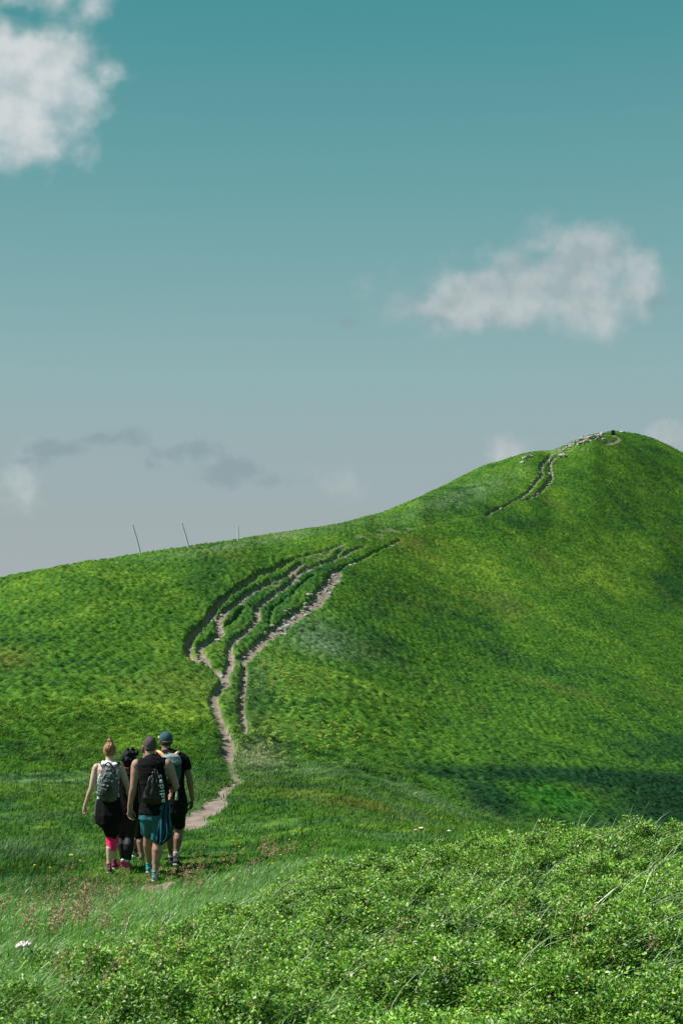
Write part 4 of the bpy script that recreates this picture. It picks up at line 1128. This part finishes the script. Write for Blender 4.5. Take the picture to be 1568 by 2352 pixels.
B = Body(); B.chain([(pj(1020, 1000, -.17), .03, .02), (pj(1040, 960, -.17), .02, .015)]); B.done('sleeve', m_teal2, th, .006, 2, fn=wrinkle(.006, .03, .03, 3))

# ===== woman with ginger bun ================================================
Y = 18.7
R1 = person(pj(470, 1680).x, 18.85, 'woman with ginger top bun and bright pink leggings at the left of the group')
B = Body()
f = head(B, pj(450, 345, .05), .105, .074, yaw=.05, neck=pj(446, 468, .02), nr=.053)
torso(B, [(pj(446, 470, .02), .07, .05), (pj(440, 505, .01), .145, .07), (pj(432, 560), .168, .092), (pj(428, 680), .145, .092), (pj(425, 800), .135, .09), (pj(430, 900), .150, .10), (pj(440, 1030), .18, .125), (pj(448, 1120), .165, .12)])
B.ell(pj(300, 538), (.050, .055, .06)); B.ell(pj(568, 538), (.050, .055, .06))
arm(B, pj(292, 548), pj(244, 765, -.02), pj(170, 968, .05), (.050, .043, .035, .035, .025), hd=dict(d=(-.18, .1, -1), s=(.35, .95, 0), nrm=(1, -.2, -.1), curl=1.35, L=.165, sc=.95))
arm(B, pj(576, 548), pj(655, 765, .0), pj(690, 960, .08), (.050, .043, .035, .035, .025), hd=dict(d=(-.1, .3, -1), s=(-.3, .95, 0), nrm=(-1, -.2, 0), curl=.7, L=.165, sc=.95))
leg(B, pj(452, 1110, .0), pj(470, 1345, .02), pj(440, 1640, .0), (.09, .075, .060, .060, .034), toe=(-.08, 1, 0))
leg(B, pj(482, 1110, .02), pj(492, 1310, .30), pj(498, 1590, .50), (.09, .072, .056, .058, .034), toe=(.08, 1, 0))
bd = B.done('body', m_skinB, R1, .006, 4); eyes(f, bd)
B = Body(); c0 = pj(450, 345, .05)
B.ell(c0 + Vector((0, -.016, .028)), (.080, .090, .092)); B.ell(c0 + Vector((0, -.036, -.018)), (.064, .058, .064)); B.ell(c0 + Vector((0, -.01, .10)), (.045, .05, .03))
def strands(v, n):
    a = np.arctan2(v[:, 0] - c0.x, v[:, 2] - c0.z + .05)
    return v + n * (.004 * np.sin(a * 34 + 3 * vnoise(v[:, 2] / .05, v[:, 0] / .05, 3)) + .003 * vnoise(v[:, 0] / .012, v[:, 2] / .03, 6))[:, None]
hr = B.done('hair', m_ginger, R1, .005, 1, fn=strands)
B = Body()
for (a, b, c_, r) in [(0, 0, 0, .034), (-.018, -.012, .02, .022), (.016, -.010, .024, .022), (0, .01, .038, .024), (-.026, 0, -.008, .018), (.03, -.004, -.010, .018), (.012, -.02, -.006, .02), (-.008, -.022, .004, .018), (.002, -.006, .052, .016), (.036, 0, .002, .010), (-.02, .01, .036, .014)]:
    B.ell(pj(450, 248, .035) + Vector((a, b, c_)), (r, r, r * .8))
bn = B.done('bun', m_ginger, None, .004, 1, fn=lambda v, n: v + n * (.0045 * np.sin(v[:, 2] / .0042 + 4 * vnoise(v[:, 0] / .03, v[:, 1] / .03, 2)))[:, None])
bn.parent = hr; bn.matrix_parent_inverse = Matrix.Identity(4)
# white vest
B = Body()
torso(B, [(pj(442, 490, .01), .090, .078), (pj(434, 560), .128, .106), (pj(428, 680), .152, .105), (pj(425, 800), .143, .103), (pj(430, 900), .158, .112), (pj(432, 960), .165, .118)])
for s_ in (-1, 1): B.chain([(pj(442 + s_ * 62, 470, .06), .028, .018), (pj(442 + s_ * 66, 468, .01), .028, .016), (pj(442 + s_ * 70, 500, -.07), .03, .018)], side=(1, 0, 0), n=10)
B.done('vest', m_white_c, R1, .006, 3, fn=wrinkle(.005, .07, .05, 31))
# pink leggings
B = Body()
B.chain([(pj(445, 1000), .150, .118), (pj(450, 1110), .150, .12)], n=20)
B.chain([(pj(452, 1100, .0), .103, .105), (pj(463, 1240, .01), .086, .086), (pj(468, 1340, .02), .072, .070), (pj(466, 1452, .008), .068, .073)], n=18)
B.chain([(pj(482, 1100, .02), .095, .105), (pj(488, 1230, .2), .074, .080), (pj(492, 1310, .30), .062, .066), (pj(494, 1390, .36), .062, .066)], n=18)
B.done('leggings', m_pink, R1, .006, 3, fn=wrinkle(.0035, .05, .03, 33))
# dark jacket wrapped round the hips
B = Body()
B.chain([(pj(430, 880), .158, .118), (pj(435, 960, -.01), .176, .14), (pj(440, 1060, -.015), .190, .16), (pj(445, 1150, -.01), .175, .155)], n=26)
B.chain([(pj(455, 1120, -.01), .155, .15), (pj(470, 1200, .01), .115, .135), (pj(478, 1285, .02), .088, .115)], n=22)
B.done('tied_jacket', m_greyj, R1, .007, 3, fn=pleat(.008, .13, 14, -1.9, -2.4))
# loose grey panel of the jacket on the left hip
B = Body(); B.chain([(pj(316, 890, .0), .022, .07), (pj(305, 960, -.01), .028, .09), (pj(303, 1040, -.01), .030, .10), (pj(322, 1130, .0), .028, .09)], n=14)
B.done('jacket_sleeve', m_packs, R1, .006, 3, fn=wrinkle(.006, .05, .04, 37))
shoe(R1, pj(438, 1632, .0), (-.08, 1, 0), m_shoem, .03, m_sole, .95)
shoe(R1, pj(502, 1585, .48), (.08, 1, 0), m_shoem, .0, m_sole, .95)
B = Body(); B.chain([(pj(438, 1600, .0), .038, .042), (pj(438, 1622, .0), .037, .041)]); B.done('sock', m_shoep, R1, .005, 1)

# grey-green rucksack
bp = empty('backpack', tuple(pj(430, 880, -.2))); tag(bp, 'crumpled grey-green rucksack on the back of the woman with the ginger bun', 'backpack')
B = Body(); d0 = -.17
B.chain([(pj(438, 520, d0 + .06), .055, .035), (pj(436, 560, d0 + .03), .095, .06), (pj(432, 640, d0 + .005), .125, .085), (pj(428, 740, d0), .142, .098), (pj(424, 830, d0 + .005), .142, .098), (pj(424, 880, d0 + .03), .125, .075)], n=28)
B.chain([(pj(432, 610, d0 - .06), .06, .03), (pj(430, 690, d0 - .085), .088, .045), (pj(428, 780, d0 - .085), .092, .05), (pj(428, 840, d0 - .06), .08, .04)], n=20)
def crumple(v, n):
    k = fbm(v[:, 0] / .075 + v[:, 2] * 6, v[:, 2] / .06, 61, 3); k2 = vnoise(v[:, 0] / .03 - v[:, 2] * 14, v[:, 2] / .035, 63)
    return v + n * (.026 * (np.abs(k) * 1.5 - .35) + .006 * k2)[:, None]
B.done('pack_body', m_packg, bp, .006, 2, fn=crumple)
strap([pj(352, 735, d0 - .075), pj(366, 660, d0 - .10), pj(395, 610, d0 - .10), pj(432, 592, d0 - .095), pj(470, 605, d0 - .10), pj(500, 650, d0 - .095)], .009, .010, m_lid, 'zip_flap', bp, side=(0, 0, 1))
strap([pj(398, 530, d0 + .03), pj(404, 492, d0 + .01), pj(428, 474, d0), pj(455, 490, d0 + .01), pj(478, 528, d0 + .03)], .013, .010, m_packd, 'handle', bp, side=(0, 1, 0))
strap([pj(385, 560, d0 + .05), pj(372, 520, -.085), pj(350, 482, -.03), pj(340, 474, .03), pj(338, 520, .10)], .026, .009, m_packs, 'strap', bp)
strap([pj(480, 560, d0 + .05), pj(502, 515, -.085), pj(532, 482, -.03), pj(544, 476, .03), pj(546, 520, .10)], .026, .009, m_packs, 'strap', bp)
for (x0, y0_, x1, y1_) in [(310, 650, 345, 690), (305, 770, 350, 800), (545, 560, 520, 610), (556, 650, 515, 660), (480, 800, 545, 865)]:
    strap([pj(x0, y0_, d0 + .03), pj((x0 + x1) / 2, (y0_ + y1_) / 2, d0 - .05), pj(x1, y1_, d0 - .08)], .013, .006, m_packg if y0_ > 700 else m_lid, 'compression_strap', bp, side=(0, 0, 1))

# ===== small woman in black =================================================
Y = 19.2
R2 = person(pj(620, 1600).x, 19.3, 'short woman with loose black curls, black leggings and bright pink shoes in the group')
B = Body()
f = head(B, pj(658, 455, .05), .103, .072, yaw=-.1, neck=pj(652, 560, .02), nr=.05)
torso(B, [(pj(650, 548, .02), .07, .05), (pj(648, 580, .01), .14, .07), (pj(645, 630), .162, .09), (pj(640, 740), .145, .09), (pj(640, 860), .14, .09), (pj(640, 1000), .17, .115), (pj(640, 1090), .16, .115)])
B.ell(pj(520, 610), (.048, .052, .056)); B.ell(pj(776, 610), (.048, .052, .056))
arm(B, pj(516, 620), pj(560, 820, .02), pj(585, 980, .14), (.047, .041, .034, .034, .024), hd=dict(d=(.1, .2, -1), s=(.3, .95, 0), nrm=(1, 0, 0), curl=.6, L=.16, sc=.92))
arm(B, pj(780, 620), pj(762, 810, .02), pj(760, 960, .18), (.047, .041, .034, .034, .024), hd=dict(d=(-.1, .2, -1), s=(-.3, .95, 0), nrm=(-1, 0, 0), curl=.6, L=.16, sc=.92))
leg(B, pj(592, 1080), pj(580, 1310, .06), pj(600, 1580, .03), (.088, .066, .052, .052, .031), toe=(0, 1, 0))
leg(B, pj(690, 1080), pj(668, 1320, .0), pj(648, 1590, -.06), (.088, .068, .056, .060, .031), toe=(0, 1, 0))
bd = B.done('body', m_skinC, R2, .006, 4); eyes(f, bd)
B = Body(); c0 = pj(658, 440, .05)
hr_ = np.random.default_rng(5)
B.ell(c0 + Vector((0, -.02, .01)), (.092, .098, .10)); B.ell(c0 + Vector((-.01, -.05, -.05)), (.065, .05, .06))
for _ in range(34):
    a = hr_.normal(0, 1, 3); a /= np.linalg.norm(a); a[2] = a[2] if a[2] > -.4 else -a[2]; r = hr_.uniform(.022, .04)
    B.ell(c0 + Vector((a[0] * .085, a[1] * .085 - .02, a[2] * .088 + .012)), (r, r, r))
for _ in range(16):
    r = hr_.uniform(.016, .032); B.ell(c0 + Vector((.035 + hr_.normal(0, .032), -.02 + hr_.normal(0, .02), .105 + hr_.normal(0, .022))), (r, r, r))
for _ in range(16):
    p = c0 + Vector((hr_.uniform(.03, .075), hr_.uniform(-.06, .02), hr_.uniform(.0, .12))); q_ = p + Vector((hr_.uniform(.05, .085), hr_.uniform(-.02, .02), hr_.uniform(-.015, .03)))
    B.chain([(p, .010, .010), (p.lerp(q_, .6) + Vector((0, 0, .008)), .007, .007), (q_, .0035, .0035)], n=6)
B.done('hair', m_bhair, R2, .005, 1, fn=lambda v, n: v + n * (.008 * fbm(v[:, 0] / .02, v[:, 2] / .02, 71, 2))[:, None])
B = Body()
torso(B, [(pj(650, 568, .01), .095, .075), (pj(648, 600, .01), .16, .098), (pj(645, 660), .17, .105), (pj(640, 760), .16, .104), (pj(640, 880), .155, .104), (pj(642, 1000), .182, .128), (pj(642, 1080), .19, .135)])
B.done('top', m_greyj, R2, .007, 3, fn=wrinkle(.006, .07, .05, 73))
strap([pj(600, 532, -.035), pj(625, 538, -.055), pj(655, 541, -.06), pj(690, 534, -.045)], .007, .006, m_red, 'collar', R2, side=(0, 0, 1))
B = Body()
B.chain([(pj(640, 1020), .17, .12), (pj(640, 1110), .165, .12)], n=20)
B.chain([(pj(592, 1060), .106, .112), (pj(584, 1200, .03), .094, .098), (pj(580, 1310, .06), .064, .064), (pj(586, 1390, .035), .066, .074), (pj(594, 1470, .03), .056, .062), (pj(600, 1562, .03), .040, .042)], n=18)
B.chain([(pj(690, 1060), .108, .112), (pj(678, 1200), .094, .098), (pj(668, 1320, .0), .068, .068), (pj(663, 1400, -.035), .076, .086), (pj(655, 1485, -.05), .060, .068), (pj(648, 1570, -.06), .041, .044)], n=18)
B.done('leggings', m_legging, R2, .006, 4, fn=wrinkle(.002, .06, .03, 75))
shoe(R2, pj(598, 1578, .03), (-.1, 1, 0), m_shoep, .0, m_sole, .92, m_white_c)
shoe(R2, pj(645, 1592, -.06), (.1, 1, 0), m_shoep, .03, m_shoep, .92, m_white_c)

# ===== man hidden in front (legs seen between the others) ===================
Y = 19.9
R4 = person(pj(800, 1560).x, 19.95, 'person in black knee-length shorts mostly hidden behind the man in teal shorts')
B = Body()
f = head(B, pj(868, 325, .05), .105, .075, yaw=0, neck=pj(862, 440, .02), nr=.056)
torso(B, [(pj(862, 440, .02), .075, .055), (pj(860, 480, .01), .14, .08), (pj(856, 540), .165, .10), (pj(846, 680), .15, .10), (pj(838, 800), .145, .098), (pj(830, 920), .155, .11), (pj(826, 1020), .16, .115)])
B.ell(pj(742, 515), (.045, .055, .055)); B.ell(pj(972, 515), (.045, .055, .055))
arm(B, pj(745, 525), pj(748, 730, .02), pj(758, 900, .15), (.048, .042, .036, .036, .026), hd=dict(d=(.05, .2, -1), s=(.2, 1, 0), nrm=(1, 0, 0), curl=.6, L=.17))
arm(B, pj(970, 525), pj(980, 730, .02), pj(960, 880, .15), (.048, .042, .036, .036, .026), hd=dict(d=(-.05, .2, -1), s=(-.2, 1, 0), nrm=(-1, 0, 0), curl=.6, L=.17))
leg(B, pj(790, 1010), pj(788, 1290, .04), pj(804, 1550, -.04), (.088, .068, .054, .054, .032), toe=(0, 1, 0))
leg(B, pj(850, 1010), pj(770, 1270, .2), pj(735, 1440, .42), (.088, .068, .05, .050, .032), toe=(-.1, 1, 0))
bd = B.done('body', m_skinC, R4, .006, 4); eyes(f, bd)
B = Body(); c0 = pj(868, 325, .05); B.ell(c0 + Vector((0, -.016, .02)), (.078, .088, .09)); B.ell(c0 + Vector((0, -.03, -.02)), (.066, .06, .05)); B.done('hair', m_brown, R4, .006, 2)
B = Body(); torso(B, [(pj(861, 455, .02), .085, .068), (pj(859, 490, .01), .145, .092), (pj(855, 560), .172, .112), (pj(846, 700), .16, .112), (pj(836, 840), .158, .112), (pj(830, 980), .168, .125)])
for sx_, ex_ in ((745, 746), (970, 974)): B.chain([(pj(sx_, 515), .062, .066), (pj(ex_, 620, .01), .058, .060)], n=16)
B.done('t_shirt', m_black, R4, .007, 3, fn=wrinkle(.007, .08, .05, 81))
B = Body(); B.chain([(pj(828, 930), .165, .122), (pj(826, 1050), .168, .125)], n=20)
B.chain([(pj(795, 1020, .0), .10, .11), (pj(786, 1180, .02), .092, .098), (pj(782, 1300, .04), .084, .088)], n=18)
B.chain([(pj(850, 1020, .0), .10, .11), (pj(810, 1160, .12), .09, .095), (pj(776, 1250, .19), .082, .084)], n=18)
B.done('shorts', m_black, R4, .007, 3, fn=wrinkle(.006, .07, .06, 83))
shoe(R4, pj(804, 1560, -.04), (0, 1, 0), m_shoeb, .0, m_sole); shoe(R4, pj(728, 1455, .42), (-.2, 1, 0), m_shoeb, .0, m_sole)

# ===== man in cap ============================================================
Y = 19.1
R3 = person(pj(1150, 1600).x, 19.2, 'tall man in faded blue cap, black t-shirt and dark shorts at the right')
B = Body()
f = head(B, pj(1078, 235, .05), .112, .080, yaw=.22, neck=pj(1082, 345, .02), nr=.062)
torso(B, [(pj(1086, 360, .02), .075, .055), (pj(1100, 400, .01), .15, .08), (pj(1110, 450), .21, .11), (pj(1120, 580), .185, .112), (pj(1140, 720), .16, .105), (pj(1165, 850), .15, .105), (pj(1180, 950), .16, .115), (pj(1185, 1040), .155, .115)])
B.ell(pj(958, 445), (.062, .068, .072)); B.ell(pj(1268, 440), (.062, .068, .072))
arm(B, pj(1284, 450), pj(1340, 650, -.01), pj(1372, 890, .05), (.058, .048, .042, .042, .029), hd=dict(d=(-.12, .1, -1), s=(-.55, .8, 0), nrm=(-1, -.4, 0), curl=.6, sc=1.05))
arm(B, pj(948, 455), pj(985, 690, .02), pj(1085, 800, .16), (.058, .048, .042, .042, .029), hd=dict(d=(.3, .3, -1), s=(.3, .9, 0), nrm=(1, 0, 0), curl=.6, sc=1.05))
leg(B, pj(1215, 1020), pj(1222, 1260, .05), pj(1192, 1500, .0), (.092, .072, .058, .060, .036), toe=(.05, 1, 0))
leg(B, pj(1140, 1020, .02), pj(1112, 1240, .22), pj(1134, 1510, .42), (.092, .072, .056, .058, .036), toe=(-.05, 1, 0))
bd = B.done('body', m_skinC, R3, .006, 4); eyes(f, bd)
B = Body(); R_ = Matrix.Rotation(.22, 3, 'Z'); c0 = pj(1078, 235, .05); B.ell(c0 + R_ @ Vector((0, -.022, -.012)), (.079, .080, .072), R_); B.done('hair', m_brown, R3, .006, 2)
B = Body(); B.ell(c0 + R_ @ Vector((0, -.006, .042)), (.090, .103, .088), R_); B.chain([(c0 + R_ @ Vector((0, -.006, .042)), .091, .104), (c0 + R_ @ Vector((0, -.01, .004)), .089, .101)], side=R_ @ Vector((1, 0, 0)), n=24)
cp = B.done('cap', m_cap, R3, .006, 2, fn=lambda v, n: v + n * (.0022 * fbm(v[:, 0] / .02, v[:, 2] / .02, 91, 2))[:, None])
def sub(B, name, mat, par, vox=.005, sm_=1):
    o = B.done(name, mat, None, vox, sm_); o.parent = par; o.matrix_parent_inverse = Matrix.Identity(4); return o
B = Body(); B.chain([(c0 + R_ @ Vector((0, .06, .014)), .078, .007), (c0 + R_ @ Vector((0, .11, .006)), .074, .006), (c0 + R_ @ Vector((0, .155, -.006)), .045, .005)], side=R_ @ Vector((1, 0, 0)), n=18); sub(B, 'brim', m_cap, cp)
B = Body(); B.chain([(c0 + R_ @ Vector((x_, -.012 - math.sqrt(max(0, 1 - (x_ / .093) ** 2)) * .100, -.004)), .007, .004) for x_ in np.linspace(-.06, .07, 9)], side=(0, 0, 1), n=10); sub(B, 'rear_strap', m_capb, cp)
B = Body(); B.ell(c0 + R_ @ Vector((0, -.006, .132)), (.010, .010, .006)); sub(B, 'button', m_cap, cp, .003, 0)
# sunglasses pushed up at his left temple
B = Body(); B.ell(c0 + Vector((-.098, .03, .045)), (.016, .02, .024)); B.chain([(c0 + Vector((-.097, .03, .045)), .004, .004), (c0 + Vector((-.094, -.03, .036)), .003, .003)], n=8)
B.done('sunglasses', m_peach, R3, .004, 1)
B = Body()
torso(B, [(pj(1086, 348, .02), .088, .072), (pj(1098, 385, .01), .175, .10), (pj(1108, 450), .215, .124), (pj(1122, 580), .195, .125), (pj(1140, 720), .172, .118), (pj(1165, 850), .165, .118), (pj(1178, 940), .175, .128)])
B.chain([(pj(1240, 405), .060, .074), (pj(1278, 445), .074, .080), (pj(1300, 490), .070, .076), (pj(1310, 545, .0), .066, .072)], n=18); B.chain([(pj(975, 410), .060, .074), (pj(956, 435), .074, .080), (pj(950, 480), .066, .074), (pj(958, 550, .0), .062, .070)], n=18)
B.done('t_shirt', m_black, R3, .007, 3, fn=wrinkle(.008, .08, .05, 93))
B = Body()
B.chain([(pj(1178, 880), .168, .125), (pj(1182, 1040), .170, .128)], n=22)
B.chain([(pj(1218, 1010, .0), .098, .112), (pj(1222, 1110, .02), .092, .10), (pj(1222, 1195, .04), .086, .092)], n=18)
B.chain([(pj(1140, 1010, .0), .10, .112), (pj(1125, 1120, .12), .09, .10), (pj(1116, 1200, .18), .084, .09)], n=18)
B.done('shorts', m_dgreen, R3, .007, 3, fn=wrinkle(.007, .07, .06, 95))
for (a_, b_, dy_, t_) in ((1192, 1480, .0, (.05, 1, 0)), (1136, 1500, .42, (-.05, 1, 0))):
    B = Body(); B.chain([(pj(a_, b_, dy_), .042, .046), (pj(a_ - 1, b_ + 45, dy_), .040, .046)]); B.done('sock', m_sock, R3, .005, 1, fn=wrinkle(.003, .03, .012, 97))
shoe(R3, pj(1190, 1545, .0), (.05, 1, 0), m_shoeb, .05, m_sole, 1.05)
shoe(R3, pj(1136, 1555, .42), (-.05, 1, 0), m_shoeb, .0, m_sole, 1.05)

bp = empty('backpack', tuple(pj(1140, 640, -.2))); tag(bp, 'slate grey rucksack with pale lid and orange straps on the man in the cap', 'backpack')
B = Body(); d0 = -.15
B.chain([(pj(1130, 480, d0 + .01), .135, .075), (pj(1140, 560, d0), .128, .082), (pj(1150, 640, d0 + .01), .112, .075), (pj(1155, 690, d0 + .03), .09, .055)], n=26)
B.done('pack_body', m_packt, bp, .006, 2, fn=wrinkle(.010, .06, .05, 98))
B = Body(); B.chain([(pj(1120, 405, d0 + .045), .120, .045), (pj(1124, 440, d0), .142, .088), (pj(1132, 495, d0 - .01), .150, .095)], n=26, cap=True)
B.done('lid', m_lid, bp, .006, 2, fn=wrinkle(.007, .09, .03, 99, 0))
for (xs_, xt_) in ((1052, 985), (1172, 1222)):
    o = strap([pj(xs_, 405, d0 + .05), pj((xs_ + xt_) / 2, 370, -.075), pj(xt_, 345 if xt_ < 1100 else 348, -.01), pj(xt_ + (-4 if xt_ < 1100 else 4), 360, .07), pj(xt_, 430, .125)], .030, .008, m_orange, 'strap', bp)
    B = Body(); B.chain([(pj(xs_, 402, d0 + .037), .013, .006), (pj((xs_ + xt_) / 2, 366, -.088), .013, .006), (pj(xt_, 342 if xt_ < 1100 else 345, -.02), .013, .006)], n=8); sub(B, 'strap_lining', m_peach, o)
strap([pj(1070, 398, d0 + .03), pj(1078, 374, d0 + .02), pj(1100, 366, d0 + .02), pj(1148, 378, d0 + .02), pj(1160, 400, d0 + .03)], .005, .005, m_steel, 'handle', bp)
strap([pj(1150, 540, d0 - .09), pj(1158, 620, d0 - .07), pj(1160, 690, d0 - .03)], .012, .006, m_packd, 'buckle_strap', bp)
strap([pj(1030, 506, d0 - .085), pj(1120, 512, d0 - .105), pj(1230, 508, d0 - .08)], .006, .006, m_packd, 'lid_seam', bp, side=(0, 0, 1))
# water bottle
bt = empty('bottle', tuple(pj(1196, 905, -.12))); tag(bt, 'pale green water bottle hanging at the waist of the man in the cap', 'bottle')
B = Body(); B.chain([(pj(1195, 895, -.13), .019, .019), (pj(1196, 850, -.13), .020, .020), (pj(1197, 838, -.13), .012, .012)], n=14); B.done('flask', m_bottle, bt, .004, 1)
B = Body(); B.chain([(pj(1197, 832, -.13), .016, .016), (pj(1198, 800, -.13), .015, .015)], n=14); B.done('cap', m_steel, bt, .004, 1)
